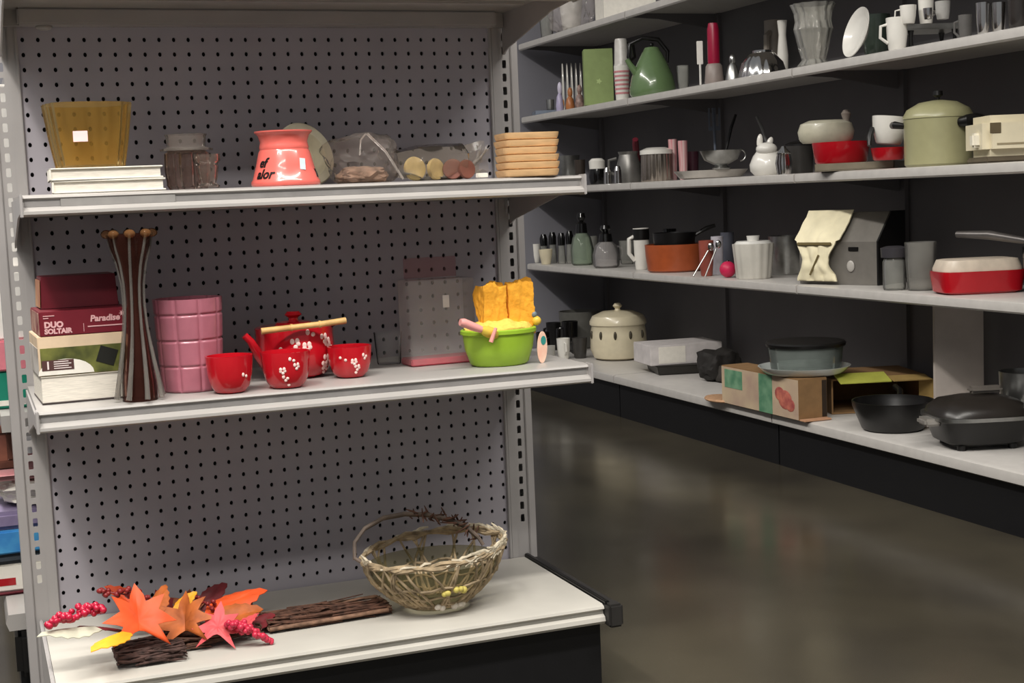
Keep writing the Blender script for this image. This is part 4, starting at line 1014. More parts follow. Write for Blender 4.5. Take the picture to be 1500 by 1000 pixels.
for px0, px1, tp, m_, lab, lean in ((1040, 1056, 158, mat('blue_grey_plastic', (96, 104, 118), .4), 'blue grey slotted turner rising behind the gravy boat', -.03), (1058, 1076, 168, M_BLACK, 'black handled ladle rising behind the gravy boat', .3), (1112, 1136, 170, M_GREYP, 'grey plastic ladle handle leaning behind the white rabbit pitcher', -.35)):
    l2, w2, h2 = RN(px0, px1, tp, RC, .24)
    t = T('kitchen_utensil', lab, 'utensil', l2, -.36)
    g = MB(); g.tube([(-h2 * math.tan(lean) * .5, 0, 0.004), (0, 0, h2 * .55), (h2 * math.tan(lean) * .2, 0, h2 * .8), (h2 * math.tan(lean) * .45, 0, h2)], [.004, .005, .006, .005], 8); g.build('handle', m_, t)
    if lean == -.03:
        MB().bx(-.022, -.016, -.002, .002, h2 * .72, h2).bx(-.006, .006, -.002, .002, h2 * .72, h2).bx(.016, .022, -.002, .002, h2 * .72, h2).bx(-.022, .022, -.002, .002, h2 * .68, h2 * .74).build('head', m_, t)
    else: MB().ball((-h2 * math.tan(lean) * .5, 0, .02), (.03, .03, .018), 14).build('bowl', m_, t)
loc, w, h = RQ(1098, 1150, 200, RC)
t = T('rabbit_pitcher', 'white rabbit shaped pitcher with tall ear and silver trim', 'pitcher', loc, -.3)
MB().lathe([(0, 0), (w * .36, 0), (w * .48, h * .12), (w * .5, h * .28), (w * .4, h * .5), (w * .3, h * .62), (0, h * .66)], 36).build('body', M_WHITE, t)
MB().ball((-w * .05, -w * .15, h * .68), (w * .3, w * .28, h * .17), 18).build('head', M_WHITE, t)
MB().ball((-w * .2, 0, h * .88), (w * .09, w * .06, h * .2), 14, rot=(0, .1, 0)).build('ear', M_WHITE, t)
MB().ball((w * .1, .01, h * .84), (w * .09, w * .06, h * .16), 14, rot=(0, .4, 0)).build('ear', M_WHITE, t)
handle_arc(t, (w * .4, 0, h * .38), w * .26, M_CHROME, .004, rz=h * .2)
loc, w, h = RQ(1136, 1160, 214, RC, front=.0)
t = T('sugar_bowl', 'small chrome fluted sugar bowl beside the rabbit pitcher', 'sugar bowl', loc)
MB().lathe([(0, 0), (w * .4, 0), (w * .5, h * .4), (w * .4, h * .7), (w * .44, h * .75), (w * .2, h * .9), (w * .1, h), (0, h)], 48, mod=lambda a, r, z: r * (1 + .04 * math.cos(a * 10))).build('body', M_CHROME, t)
loc, w, h = RN(1150, 1192, 203, RC, .24)
pot('saucepan', 'dark grey saucepan with flat black lid behind the chrome sugar bowl', 'pan', loc, w, h, mat('dark_grey_enamel', (58, 56, 54), .35), lidm=M_BLACK, lidh=.2, side=False)
loc, w, h = RQ(1192, 1322, 238, RC, k=.3)
tray('flat tan grey baking tray under the two red pans', loc + Vector((.02, 0, 0)), w * .9, .2, max(h, .012), mat('tan_grey_bakeware', (120, 112, 96), .4), -.9)
ZR = RC + max(h, .012) + .001
loc, w, h = RQ(1190, 1274, 208, ZR)
pot('casserole', 'shallow red pan under the oblong cream dish', 'pan', loc, w, h, M_REDP, side=False, taper=.9)
l2, w2, h2 = RN(1168, 1252, 176, ZR + h + .001, w / 2 + .012)
t = T('roaster_lid', 'oblong cream dish with knob stacked on the red pan', 'dish', l2, -.3)
R = w2 / 2
MB().lathe([(0, 0), (R * .82, 0), (R * .94, h2 * .15), (R, h2 * .5), (R * .9, h2 * .85), (R * .6, h2), (0, h2)], 48, sy=.62).build('body', mat('oat_ceramic', (186, 182, 162), .3, coat=.3), t)
MB().lathe([(0, h2), (.012, h2), (.010, h2 + .012), (.016, h2 + .03), (.008, h2 + .042), (0, h2 + .043)], 20, c=(R * .72, 0, -.012)).build('knob', mat('grey_brown_knob', (128, 118, 110), .4), t)
loc, w, h = RQ(1276, 1326, 216, ZR, front=.03)
t = T('baking_dish', 'small red baking dish under the tilted white bowl', 'dish', loc, -.36)
MB().lathe(shell([(w * .4, 0), (w * .44, .004), (w * .5, h)], .004), 40).build('body', M_REDP, t)
l2, w2, h2 = RN(1274, 1328, 172, ZR + h + .001, w / 2 + .03)
t = T('white_bowl', 'white bowl stacked on the small red baking dish', 'bowl', l2 + Vector((0, 0, .008)), rot=(0, .12, -.3))
MB().lathe(shell([(w2 * .3, 0), (w2 * .34, .004), (w2 * .46, h2 * .5), (w2 * .5, h2 * .92)], .004), 44).build('body', M_WHITE, t)
MB().tube([(-w2 * .48, 0, h2 * .5), (-w2 * .56, -.01, h2 * .2), (-w2 * .58, -.02, -.01)], [.008, .009, .006], 10).build('handle', M_BLACK, t)
loc, w, h = RQ(1325, 1424, 134, RC, front=.02)
t = pot('stock_pot', 'large sage green enamel pot with lid and black knob', 'pot', loc, w, h, M_SAGE, lidm=M_SAGE, lidh=.36, side=False, taper=.97)
R = w / 2
g = MB(); g.tube([(R * .02, -R * .99, h * .56), (R * .08, -R * 1.2, h * .57), (R * .35, -R * 1.26, h * .58), (R * .62, -R * 1.1, h * .58), (R * .66, -R * .74, h * .57)], [.014, .018, .019, .018, .014], 10); g.build('side_handle', M_BLACK, t)
g = MB(); g.tube([(-R * .86, R * .5, h * .56), (-R * 1.1, R * .6, h * .58), (-R * .95, R * .9, h * .58), (-R * .5, R * .87, h * .56)], [.008, .010, .010, .008], 10); g.build('side_handle', M_BLACK, t)
loc, w, h = RN(1424, 1524, 168, RC, .12)
t = T('toaster', 'cream two slot toaster beside the sage green pot', 'toaster', loc, -.36)
MB().box((0, 0, h * .55), (w * .95, .17, h * .86), .02, seg=4).build('body', mat('cream_plastic', (222, 212, 184), .35, var=.02), t)
MB().bx(-w * .36, w * .36, -.055, -.02, h * .975, h * .985).build('slot', M_BLACK, t)
MB().bx(-w * .36, w * .36, .02, .055, h * .975, h * .985).build('slot', M_BLACK, t)
MB().bx(-w * .44, w * .44, -.078, .078, 0, h * .13, .004).build('base', mat('brown_grey_base', (92, 82, 66), .5), t)
g = MB(); g.box((-w * .50, -.03, h * .48), (.026, .03, h * .3), .006); g.build('lever', mat('cream_lever', (236, 230, 212), .35), t)
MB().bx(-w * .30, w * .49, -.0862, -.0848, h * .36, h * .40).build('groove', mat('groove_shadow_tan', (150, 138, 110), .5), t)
MB().bx(-w * .40, -w * .24, -.0866, -.0846, h * .60, h * .82, .0008).build('dark_window', mat('dark_tan_window', (96, 84, 62), .4), t)

# --- third wall shelf from the top
for k, (a, b_, tp, dx, m_, cm, lab) in enumerate(((778, 792, 357, .06, M_WHITE, M_WHITE, 'small white ribbed cup by the grey end wall'), )):
    l2, w2, h2 = RN(a, b_, tp, RD, dx); cup(lab, l2, w2, h2, m_)
for k, (a, b_, tp, dx, lab) in enumerate(((791, 803, 343, .08, 'clear glass shaker with black top nearest the grey end wall'), (804, 816, 340, .10, 'clear glass shaker with black top, second from the end wall'), (817, 829, 341, .09, 'clear glass shaker with black top, third from the end wall'), (829, 841, 338, .12, 'clear glass shaker with black top beside the green glass jar'))):
    l2, w2, h2 = RN(a, b_, tp, RD, dx)
    t = T('glass_shaker', lab, 'shaker', l2, 0, 'black topped glass shakers')
    MB().lathe(shell([(w2 * .44, 0), (w2 * .48, h2 * .1), (w2 * .40, h2 * .62)], .002), 24).build('body', M_GREYGLASS, t)
    MB().lathe([(0, h2 * .6), (w2 * .46, h2 * .6), (w2 * .48, h2 * .85), (w2 * .3, h2), (0, h2)], 24).build('cap', M_BLACKGLOSS, t)
dish('cream lid shaped dish in front of the black topped shakers', 789, 810, 365, RD, .03, M_CREAM)
for a, b_, tp, dx, m_, km, lab in ((836, 870, 312, .10, film('green_grey_glass', (190, 204, 184), .5, .08, .5), M_BLACKGLOSS, 'green grey glass jar with black knob stopper'), (868, 908, 330, .07, film('clear_jug_glass', (214, 210, 208), .5, .06, .6), M_BLACKGLOSS, 'round clear glass jug with black stopper and handle')):
    l2, w2, h2 = RN(a, b_, tp, RD, dx)
    t = T('glass_jar', lab, 'jar', l2)
    hb = h2 * .62
    MB().lathe(shell([(w2 * .40, 0), (w2 * .48, .008), (w2 * .5, hb * .5), (w2 * .40, hb * .85), (w2 * .24, hb)], .003), 36).build('body', m_, t)
    MB().lathe([(0, hb), (w2 * .26, hb), (w2 * .22, h2 * .8), (w2 * .10, h2 * .84), (w2 * .2, h2 * .92), (w2 * .16, h2), (0, h2)], 24).build('stopper', km, t)
    if a == 868: handle_arc(t, (w2 * .44, 0, hb * .55), .026, m_, .004)
l2, w2, h2 = RN(928, 952, 334, RD, .10)
t = cup('white mug with dark band beyond the terracotta bowl', l2, w2, h2, M_WHITE, handle=2.9, name='mug', cat='mug')
MB().lathe([(w2 * .492, h2 * .72), (w2 * .505, h2 * .72), (w2 * .512, h2 * .98), (w2 * .499, h2 * .98)], 36).build('dark_band', M_BLACK, t)
loc, w, h = RQ(945, 1032, 357, RD, front=.01)
t = T('terracotta_bowl', 'wide terracotta brown bowl holding a small black pan', 'bowl', loc)
MB().lathe(shell([(w * .42, 0), (w * .46, .006), (w * .49, h * .6), (w * .5, h)], .006), 48).build('body', M_TERRA, t)
l2 = loc + Vector((0, 0, .0075))
t = T('small_pan', 'small black pan with handle nested inside the terracotta bowl', 'pan', l2, -.3)
R = w * .36
MB().lathe(shell([(R * .8, 0), (R * .85, .004), (R, h * 1.35)], .003), 40).build('body', M_BLACK, t)
MB().tube([(R * .9, -.01, h * 1.2), (R * 1.5, -.015, h * 1.45), (R * 1.9, -.02, h * 1.55)], [.006, .009, .007], 8).build('handle', M_BLACK, t)
for a, b_, tp, dx, m_, lab in ((1024, 1046, 352, .05, mat('rust_glaze', (150, 78, 66), .35), 'rust red little cup right beside the terracotta bowl'), (1042, 1060, 346, .12, mat('silver_white_glaze', (196, 192, 200), .25), 'silver white little cup between rust cup and white canister'), (1056, 1076, 340, .22, mat('slate_glaze', (84, 86, 96), .3), 'slate grey cup at the back beside the white canister')):
    l2, w2, h2 = RN(a, b_, tp, RD, dx); cup(lab, l2, w2, h2, m_)
l2, w2, h2 = RN(1054, 1078, 370, RD, .05)
t = T('pink_ball', 'bright raspberry pink round ball beside the white canister', 'ball', l2 + Vector((0, 0, w2 * .5)))
MB().ball((0, 0, 0), w2 * .5, 24).build('body', mat('raspberry_rubber', (206, 40, 84), .45), t)
MB().lathe([(w2 * .12, w2 * .48), (w2 * .10, w2 * .54), (w2 * .04, w2 * .56), (0, w2 * .56)], 14).build('stem', M_BLACK, t)
loc, w, h = RQ(1074, 1134, 345, RD)
t = T('canister', 'tall white ribbed ceramic canister with chunky lid knob', 'canister', loc)
MB().lathe([(0, 0), (w * .40, 0), (w * .42, h * .03), (w * .5, h * .78), (w * .5, h * .82), (0, h * .82)], 96, mod=lambda a, r, z: r * (1 + .02 * math.cos(a * 14))).build('body', mat('off_white_glaze', (206, 202, 192), .25, coat=.4, var=.02), t)
MB().lathe([(0, h * .82), (w * .46, h * .82), (w * .4, h * .88), (w * .14, h * .88), (w * .16, h), (0, h)], 32).build('lid', mat('white_lid_glaze', (222, 220, 214), .25), t)
loc, w, h = RN(1126, 1180, 345, RD, .28)
pot('steel_pot', 'tall grey steel pot behind the white canister', 'pot', loc, w, h, M_STEEL, side=False, taper=1.0)
# slope topped bread bin
loc, w, h = RN(1196, 1298, 311, RD, .15)
BR = -1.22; WB, DB = .145, .07
t = T('bread_bin', 'grey metal bread bin with sloped front and black end panel', 'bread bin', loc, BR)
g = MB(); g.extrude_x([(-DB, 0), (DB, 0), (DB, h), (0.0, h), (-DB, h * .60)], -WB, WB); g.build('body', mat('dull_grey_metal', (122, 118, 112), .4, .2, var=.05), t, angle=20)
g = MB(); g.extrude_x([(-DB - .003, 0), (DB, 0), (DB, h * 1.01), (-.001, h * 1.012), (-DB - .003, h * .605)], WB, WB + .006); g.build('end_panel', M_BLACK, t, angle=20)
MB().box((.06, -DB - .002, h * .50), (.035, .005, .012), .001).build('latch', M_BLACK, t)
MB().ball((.05, -DB - .003, h * .26), (.014, .004, .018), 12).build('emblem', mat('pale_emblem', (176, 172, 166), .3), t)
t2 = T('tea_towel', 'cream cloth towel draped over the front of the grey bread bin', 'towel', loc, BR)
tb = bmesh.new(); bmesh.ops.create_grid(tb, x_segments=24, y_segments=44, size=1)
for v in tb.verts:
    x, y = v.co.x, v.co.y
    f = (y + 1) / 2
    px_ = -.062 + x * (.085 if f > .55 else .062 + .012 * math.cos(f * 11))
    if f > .55:
        e = (f - .55) / .45; yy = -DB - .010 + (DB + .004) * e; zz_ = h * (.62 + .42 * e)
    else: yy = -DB - .012 - .010 * abs(math.sin(f / .55 * PI)) ** .7; zz_ = h * (.05 + .57 * f / .55)
    yy -= .010 * abs(noise.noise(Vector((x * 2, y * 2.5, 3)))) + .006 * abs(math.sin(x * 5 + y * 2))
    v.co = Vector((px_, yy, zz_))
g_ = bmesh.ops.extrude_face_region(tb, geom=list(tb.faces))
for v in g_['geom']:
    if isinstance(v, bmesh.types.BMVert): v.co.y -= .005
bmesh.ops.recalc_face_normals(tb, faces=tb.faces)
o = MB(); o._merge(tb); o.build('cloth', mat('cream_cloth', (240, 230, 196), .85, bump=.2, var=.08, scale=12), t2, angle=70)
MB().bx(-.13, .0, -DB - .034, -DB - .028, h * .555, h * .60, .002).build('dark_band', mat('olive_print', (112, 98, 62), .6), t2)
MB().tube([(-.08, -DB - .034, h * .14), (-.045, -DB - .036, h * .42)], .0035, 6).build('print_stem', mat('olive_print', (112, 98, 62), .6), t2)
l2, w2, h2 = RN(1292, 1328, 356, RD, .06)
t = T('glass_jar', 'clear glass jar with dark lid beside the bread bin', 'jar', l2)
MB().lathe(shell([(w2 * .42, 0), (w2 * .46, .006), (w2 * .46, h2 * .6), (w2 * .36, h2 * .72)], .003), 36).build('body', M_GREYGLASS, t)
MB().lathe([(0, h2 * .7), (w2 * .52, h2 * .7), (w2 * .54, h2 * .9), (w2 * .3, h2 * .94), (0, h2 * .94)], 36).build('lid', mat('dark_grey_lid', (56, 54, 58), .4), t)
l2, w2, h2 = RN(1326, 1372, 354, RD, .10)
cup('grey glass tumbler between the lidded jar and the red casserole', l2, w2, h2, film('dim_grey_glass', (196, 194, 188), .55, .1, .5), name='glass_tumbler', cat='glass', prof=[(.8, 0), (.84, .03), (.95, .6), (1, 1)])
loc, w, h = RN(1368, 1494, 378, RD, .14)
t = T('red_casserole', 'bright red oblong casserole with a cream lid', 'casserole', loc, -.28)
MB().lathe(shell([(w * .42, 0), (w * .47, .006), (w * .5, h * .55), (w * .5, h * .66)], .005), 64, sy=.62, mod=lambda a, r, z: r * ((abs(math.cos(a)) ** 5 + abs(math.sin(a)) ** 5) ** -.2)).build('body', M_REDP, t)
MB().lathe([(0, h * .66), (w * .47, h * .66), (w * .47, h * .74), (w * .43, h * .98), (w * .38, h), (0, h)], 64, sy=.62, mod=lambda a, r, z: r * ((abs(math.cos(a)) ** 5 + abs(math.sin(a)) ** 5) ** -.2)).build('lid', mat('warm_white_lid', (214, 200, 182), .35), t)
loc, w, h = RN(1500, 1600, 360, RD + .0, .275)
t = pot('frying_pan', 'black pan with a long grey handle behind the red casserole', 'pan', loc, w, h, M_BLACKGLOSS, side=False)
P1 = Vector((RX + .16, solve(px=1402, axis=1, P=Vector((RX + .16, 0, RD + .13))), 0)); P1.z = solve(py=343, axis=2, P=P1)
P2 = Vector((RX + .22, solve(px=1500, axis=1, P=Vector((RX + .22, 0, RD + .13))), 0)); P2.z = solve(py=352, axis=2, P=P2)
MB().tube([loc * 0 + Vector((loc.x, loc.y, RD + h * .9)) - loc, P2 - loc, (P1 + P2) / 2 - loc + Vector((0, 0, .006)), P1 - loc], [.008, .010, .013, .009], 10).build('handle', mat('grey_metal_handle', (112, 108, 106), .35, .5), t)

# --- bottom deck of the wall shelves
ZE = RE + .0008
def DN(px, py): return PZ(px, py, RE)
kit = [(796, 520, 20, 34, M_BLACKGLOSS, 'black mug at the far end of the bottom shelf'), (812, 512, 22, 40, M_BLACK, 'black pot shaped mug, second along the bottom shelf'), (826, 525, 20, 30, M_WHITE, 'white cup among the dark mugs on the bottom shelf'), (836, 514, 24, 44, M_BLACKGLOSS, 'glossy black jug before the grey steamer'), (850, 524, 22, 30, mat('dark_grey_glaze', (60, 58, 56), .25), 'dark grey mug beside the cream slow cooker'), (806, 526, 16, 20, mat('light_grey_glaze', (168, 166, 160), .3), 'light grey egg cup among the dark mugs')]
for px, py, wpx, hpx, m_, lab in kit:
    P = DN(px, py); P.z = RE; k = scale_at(P); cup(lab, P, wpx / k, hpx / k, m_, name='mug', cat='mug', handle=random.uniform(2, 5))
P = DN(846, 512); k = scale_at(P)
t = pot('steamer_pot', 'dim grey deep pot behind the cream slow cooker', 'pot', Vector((P.x + .06, P.y + .10, RE)), 62 / k, 54 / k, mat('dull_grey_enamel', (96, 95, 90), .4), side=False)
P = DN(905, 527); k = scale_at(P); w, h = 84 / k, 78 / k
P += Vector((.03, .05, 0))
t = T('slow_cooker', 'cream round slow cooker with domed lid and dark painted marks', 'slow cooker', P, -.35)
R = w / 2
MB().lathe([(0, 0), (R * .7, 0), (R * .88, h * .04), (R, h * .2), (R * .98, h * .5), (R * .94, h * .62), (R * .97, h * .66), (0, h * .66)], 56).build('body', M_CREAM, t)
l = MB().lathe([(0, h * .66), (R * 1.0, h * .66), (R * 1.0, h * .72), (R * .9, h * .82), (R * .55, h * .90), (0, h * .92)], 56).build('lid', M_CREAM, t)
MB().lathe([(R * .12, h * .90), (R * .09, h * .95), (R * .17, h * 1.0), (R * .1, h * 1.05), (0, h * 1.06)], 20).build('knob', M_CREAM, l)
g = MB()
for a in (-.75, -.2, .35, .9, -1.3): g.ball((R * .985 * math.sin(a), -R * .985 * math.cos(a), h * .48), (.007, .007, .018), 10)
g.build('painted_marks', mat('dark_olive_print', (66, 60, 46), .5), t)
P = DN(975, 545); k = scale_at(P)
P = Vector((P.x + .05, P.y, RE))
t = T('baking_pan', 'dark flat baking pan under the long white carton', 'pan', P, -.25)
MB().box((0, 0, .018), (.19, .2, .036), .004, taper=(1.06, 1.06)).build('body', mat('dark_bakeware', (40, 38, 34), .4), t)
zc = RE + .037
P0 = Vector((P.x + .02, P.y, zc)); k = scale_at(P0)
t = T('white_carton', 'long low white carton lying on the dark baking pan', 'box', P0 + Vector((-.005, .02, 0)), -.12)
MB().box((0, 0, 29 / k / 2), (110 / k, .20, 29 / k), .002).build('carton', mat('white_grey_card', (208, 202, 200), .5), t)
MB().box((110 / k / 2 + .0006, 0, 29 / k / 2), (.001, .17, 24 / k), .0002).build('red_end', mat('dark_red_print', (150, 30, 50), .5), t)
MB().box((-110 / k * .2, -.1004, 29 / k / 2), (.11, .001, 24 / k), .0002).build('white_panel', M_PAPER, t)
P = DN(1036, 558); k = scale_at(P)
t = T('black_bundle', 'black crumpled oven glove bundle between white carton and printed box', 'oven glove', Vector((P.x + .05, P.y, RE)), .3)
lumpy(62 / k, .13, 46 / k, 61).build('glove', mat('black_quilted', (34, 31, 29), .75, bump=.8, scale=30), t)
lumpy(26 / k, .08, 26 / k, 77, 3).build('cuff', mat('dark_grey_quilted', (58, 54, 50), .8, bump=.6), t).location = (-.03, -.06, .0)
P = DN(1050, 588)
t = T('cork_mat', 'flat tan cork mat at the front edge before the printed box', 'mat', Vector((P.x + .035, P.y + .02, RE + .0004)), -.1)
MB().lathe([(0, 0), (.055, 0), (.058, .004), (.055, .009), (0, .009)], 36, sy=1.5).build('body', mat('tan_cork', (186, 146, 112), .8, var=.12, scale=90), t)
# printed carton overhanging the edge
Xb = RXE - .018
ya = solve(px=1058, axis=1, P=Vector((Xb, 0, RE))); yb = solve(px=1171, axis=1, P=Vector((Xb, 0, RE)))
hb = solve(py=556, axis=2, P=Vector((Xb, yb, 0))) - RE
t = T('printed_carton', 'long cardboard carton with green and rose printed front, overhanging the shelf', 'box', Vector((Xb + .085, (ya + yb) / 2, RE)))
L_ = (ya - yb) / 2
g = MB(); g.bx(-.085, .015, -L_, L_, .0005, hb, .002); g.build('carton', M_CARD, t)
g = MB(); g.bx(-.0862, -.0848, -L_ + .003, L_ - .003, .003, hb - .003); g.build('front_print', mat('tan_rose_print', (198, 178, 148), .55, scale=11, col2=(176, 150, 132)), t)
g = MB(); g.bx(-.0872, -.0861, -L_ * .36, -L_ * .02, .003, hb - .003); g.build('green_panel', mat('green_leaf_print', (70, 122, 92), .55, scale=26, col2=(120, 160, 128)), t)
g = MB(); g.bx(-.0872, -.0861, L_ * .42, L_ * .9, hb * .45, hb - .01); g.build('green_panel', mat('green_leaf_print', (70, 122, 92), .55), t)
for c_, r_ in ((-.68, .03), (-.55, .022), (-.8, .02)):
    g = MB(); g.ball((-.0868, L_ * c_, hb * (.45 + .3 * (c_ + .68) * 3)), (.0012, r_ * 1.3, r_), 14); g.build('rose_print', mat('rose_print', (206, 122, 100), .55, scale=40, col2=(150, 70, 70)), t)
g = MB(); g.bx(-.085, .01, -L_ - .03, -L_ - .001, .0008, .006, .001); g.build('bottom_flap', mat('pink_tan_card', (188, 144, 112), .7), t)
g = MB(); g.bx(-.004, .012, -L_ - .0016, -L_ - .0002, .008, hb - .008); g.build('open_end_shade', mat('painted_inside_shade', (44, 32, 20), .9), t)  # dark plate on the solid end, painted as the shade inside the box
ztop = RE + hb + .0006
Pc = Vector((Xb + .10, 0, ztop)); Pc.y = solve(px=1178, axis=1, P=Pc); k = scale_at(Pc)
t = T('glass_platter', 'large clear glass platter stacked on the printed carton', 'platter', Pc)
R = 156 / k / 2 * .86
MB().lathe(shell([(R * .80, 0), (R * .88, .006), (R * .97, .019), (R, .024)], .005), 56).build('body', mat('milky_white_glass', (218, 223, 219), .15, coat=.6, var=.02), t)
P2 = Pc + Vector((.004, -.004, .0065)); k = scale_at(P2)
t = T('glass_casserole', 'round glass casserole with black rim resting in the platter', 'casserole', P2)
R = 112 / k / 2
hh = solve(py=499, axis=2, P=P2) - P2.z
MB().lathe(shell([(R * .85, 0), (R * .9, .005), (R * .97, hh * .85)], .005), 48).build('body', film('dim_casserole_glass', (180, 190, 184), .45, .05, .6), t)
MB().lathe([(R * .9, hh * .85), (R * 1.02, hh * .85), (R * 1.04, hh * .95), (R * 1.0, hh), (R * .9, hh)], 48).build('rim', M_BLACK, t)
# open brown carton behind
P = PZ(1268, 607, RE); k = scale_at(P)
h_ = hb - .018
t = T('open_carton', 'brown open carton lying on its side with yellow green flap', 'box', Vector((P.x + .10, P.y + .14, RE)), -.3)
g = MB(); wq = .15
g.bx(-wq, wq, -.13, .13, 0.0005, .005).bx(-wq, wq, -.13, .13, h_ - .005, h_).bx(-wq, -wq + .005, -.13, .13, .005, h_ - .005).bx(wq - .005, wq, -.13, .13, .005, h_ - .005).bx(-wq, wq, .125, .13, .005, h_ - .005)
g.build('carton', M_CARD, t, angle=20)
MB().box((-.06, -.155, h_ + .004), (.16, .08, .004), .001, rot=(.25, 0, 0)).build('yellow_flap', mat('yellow_green_card', (186, 188, 84), .6), t)
MB().box((.085, -.16, h_ - .002), (.12, .07, .004), .001, rot=(.1, 0, 0)).build('top_flap', mat('tan_card', (168, 140, 84), .7), t)
MB().box((wq - .004, -.17, h_ * .5), (.004, .085, h_ * .9), .001, rot=(0, 0, .5)).build('side_flap', mat('tan_card', (168, 140, 84), .7), t)
# tall grey board
P = PZ(1404, 588, RE); X_ = min(P.x + .02, 2.61)
P = Vector((X_, 0, RE)); P.y = solve(px=1404, axis=1, P=Vector((X_, 0, RE + .15))); k = scale_at(P)
t = T('grey_board', 'tall grey board standing under the shelf by the shade darkened back panel', 'board', P, -.36)
hz = RD - .0365 - RE
MB().bx(-36 / k, 36 / k, -.008, .008, 0, hz, .002).build('board', mat('dusty_grey_board', (196, 186, 178), .65, var=.05, scale=12), t)
MB().bx(-38 / k, 16 / k, -.04, -.008, .0, 13 / k, .005).build('foot_block', mat('pale_grey_block', (214, 206, 200), .6), t)
# black pans at the front
P = PZ(1308, 634, RE); k = scale_at(P); w = 118 / k
t = T('wok', 'black round pan at the front edge beside the electric skillet', 'pan', Vector((RXE + w / 2 + .012, 0, RE))); t.location.y = solve(px=1308, axis=1, P=Vector(t.location) + Vector((0, 0, .03)))
k = scale_at(t.location); w = 118 / k
MB().lathe(shell([(w * .34, 0), (w * .38, .006), (w * .49, .07), (w * .5, .085)], .005), 48).build('body', M_BLACK, t)
MB().tube([(w * .42, .10, .075), (w * .55, .14, .085), (w * .66, .2, .088)], .009, 10).build('handle', M_BLACK, t)
Pq = Vector((RXE + .155, 0, RE)); Pq.y = solve(px=1432, axis=1, P=Pq + Vector((0, 0, .05))); k = scale_at(Pq)
t = T('electric_skillet', 'black electric skillet with lid and silver edge trim', 'skillet', Pq, -.3)
R = 150 / k / 2
def sqr(a, r, z): return r * ((abs(math.cos(a)) ** 4 + abs(math.sin(a)) ** 4) ** -.25)
MB().lathe([(0, .012), (R * .66, .012), (R * .78, .02), (R * .92, .075), (R * .96, .08), (0, .08)], 64, mod=sqr, sy=.86).build('body', M_BLACK, t)
for sx in (-1, 1):
    for sy in (-1, 1): MB().lathe([(.012, 0), (.012, .013)], 12, c=(sx * R * .5, sy * R * .45, 0)).build('foot', M_BLACK, t)
MB().lathe([(R * .93, .080), (R * .985, .080), (R * .985, .090), (R * .93, .090)], 64, mod=sqr, sy=.86).build('edge_trim', M_STEEL, t)
l = MB().lathe([(0, .0905), (R * .92, .0905), (R * .88, .105), (R * .7, .125), (R * .35, .136), (0, .137)], 64, mod=sqr, sy=.86).build('lid', mat('smoked_dark_lid', (36, 32, 29), .3), t)
MB().box((R * .15, -.0, .15), (.09, .03, .018), .007).build('lid_handle', mat('grey_lid_handle', (104, 98, 92), .35), l)
MB().box((-R * 1.0, -.02, .075), (.05, .07, .02), .006).build('side_handle', mat('silver_side_handle', (170, 166, 160), .3, .6), t)
MB().box((R * .72, -R * .62, .11), (.02, .02, .045), .005, rot=(0, .4, 0)).build('control_probe', M_STEEL, t)
Pq = Vector((RXE + .36, 0, RE)); Pq.y = solve(px=1500, axis=1, P=Pq + Vector((0, 0, .08))); k = scale_at(Pq)
hh = solve(py=543, axis=2, P=Pq) - RE
pot('steel_pot', 'shiny steel pot at the back behind the electric skillet', 'pot', Pq, 70 / k, hh, M_STEEL, side=False)

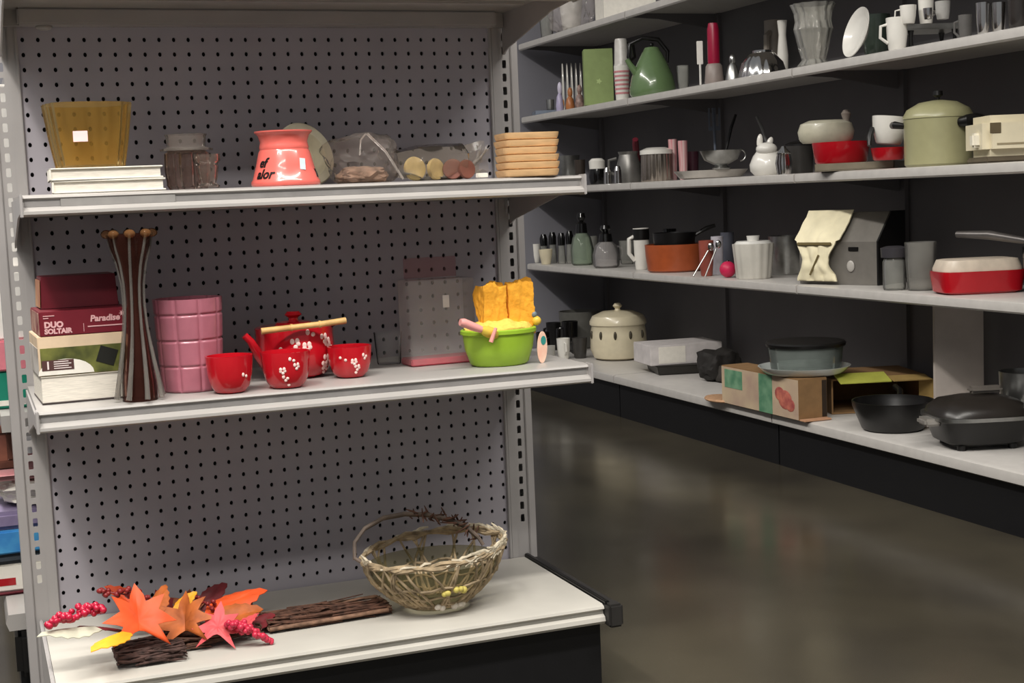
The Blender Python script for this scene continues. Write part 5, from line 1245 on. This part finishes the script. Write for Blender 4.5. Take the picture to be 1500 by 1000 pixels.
# --- smaller crockery standing among the larger pieces
extra = [
 (RB, 992, 1010, 96, .06, M_GREYGLASS, 'glass_tumbler', 'glass', 'low grey glass between the green kettle and the white spatula', None),
 (RB, 1404, 1424, 22, .12, mat('smoke_grey_glaze', (96, 94, 92), .25), 'cup', 'cup', 'smoke grey cup between the silver tray and the chrome beakers', 2.4),
 (RC, 842, 858, 234, .05, mat('dark_umber_glaze', (58, 50, 44), .3), 'cup', 'cup', 'dark umber little cup between pewter dish and salt cellar', None),
 (RC, 1006, 1024, 222, .22, mat('dark_plum_glaze', (64, 34, 44), .3), 'cup', 'cup', 'dark plum cup behind the pink striped cups', None),
 (RD, 907, 930, 352, .25, M_GREYGLASS, 'glass_tumbler', 'glass', 'grey glass tumbler between the round jug and the white mug', None),
 (RD, 858, 876, 346, .22, mat('dim_white_glaze', (150, 150, 144), .3), 'cup', 'cup', 'dim white cup behind the green grey jar', None),
 (RD, 972, 992, 335, .27, M_BLACKGLOSS, 'mug', 'mug', 'glossy black mug behind the terracotta bowl', 2.6),
]
for z, a, b_, tp, dx, m_, nm, ct, lab, hd in extra:
    l2, w2, h2 = RN(a, b_, tp, z, dx); cup(lab, l2, w2, h2, m_, name=nm, cat=ct, handle=hd)
for a, b_, tp, dx, lab, tilt in ((1036, 1040, 358, .035, 'small steel spoon leaning on the rust red cup', .5), (1048, 1052, 354, .035, 'small steel spoon leaning toward the raspberry ball', .35)):
    l2, w2, h2 = RN(a, b_, tp, RD, dx)
    t = T('spoon', lab, 'spoon', l2 + Vector((0, 0, .001)), -.36)
    MB().tube([(-h2 * tilt, -.01, .003), (0, 0, h2 * .8)], .003, 8).build('handle', M_STEEL, t)
    MB().ball((h2 * tilt * .18, .002, h2 * .92), (.011, .004, .015), 12).build('bowl', M_CHROME, t)

# ------------------------------------------------------------------ light
def area(name, loc, sx, sy, power, rot=(0, 0, 0), col=(1, .96, .9)):
    l = bpy.data.lights.new(name, 'AREA'); l.shape = 'RECTANGLE'; l.size = sx; l.size_y = sy; l.energy = power; l.color = col
    o = bpy.data.objects.new(name, l); COL.objects.link(o); o.location = loc; o.rotation_euler = rot
    return o
area('fluorescent_row_front', (.6, -2.1, 3.5), 4.4, .25, 185)
area('fluorescent_row_aisle', (-.9, .4, 3.5), .25, 6.0, 215)
area('fluorescent_row_rear', (-1.6, -3.6, 3.5), 3.0, .25, 85)
w = bpy.data.worlds.new('world'); sc.world = w; w.use_nodes = True
bg = w.node_tree.nodes['Background']; bg.inputs[0].default_value = (.95, .97, 1.0, 1); bg.inputs[1].default_value = .23

sc.cycles.transparent_max_bounces = 48
sc.view_settings.view_transform = 'Standard'
sc.view_settings.look = 'None'
sc.view_settings.exposure = 0.0
sc.view_settings.gamma = 1.0
sc.view_settings.use_curve_mapping = False
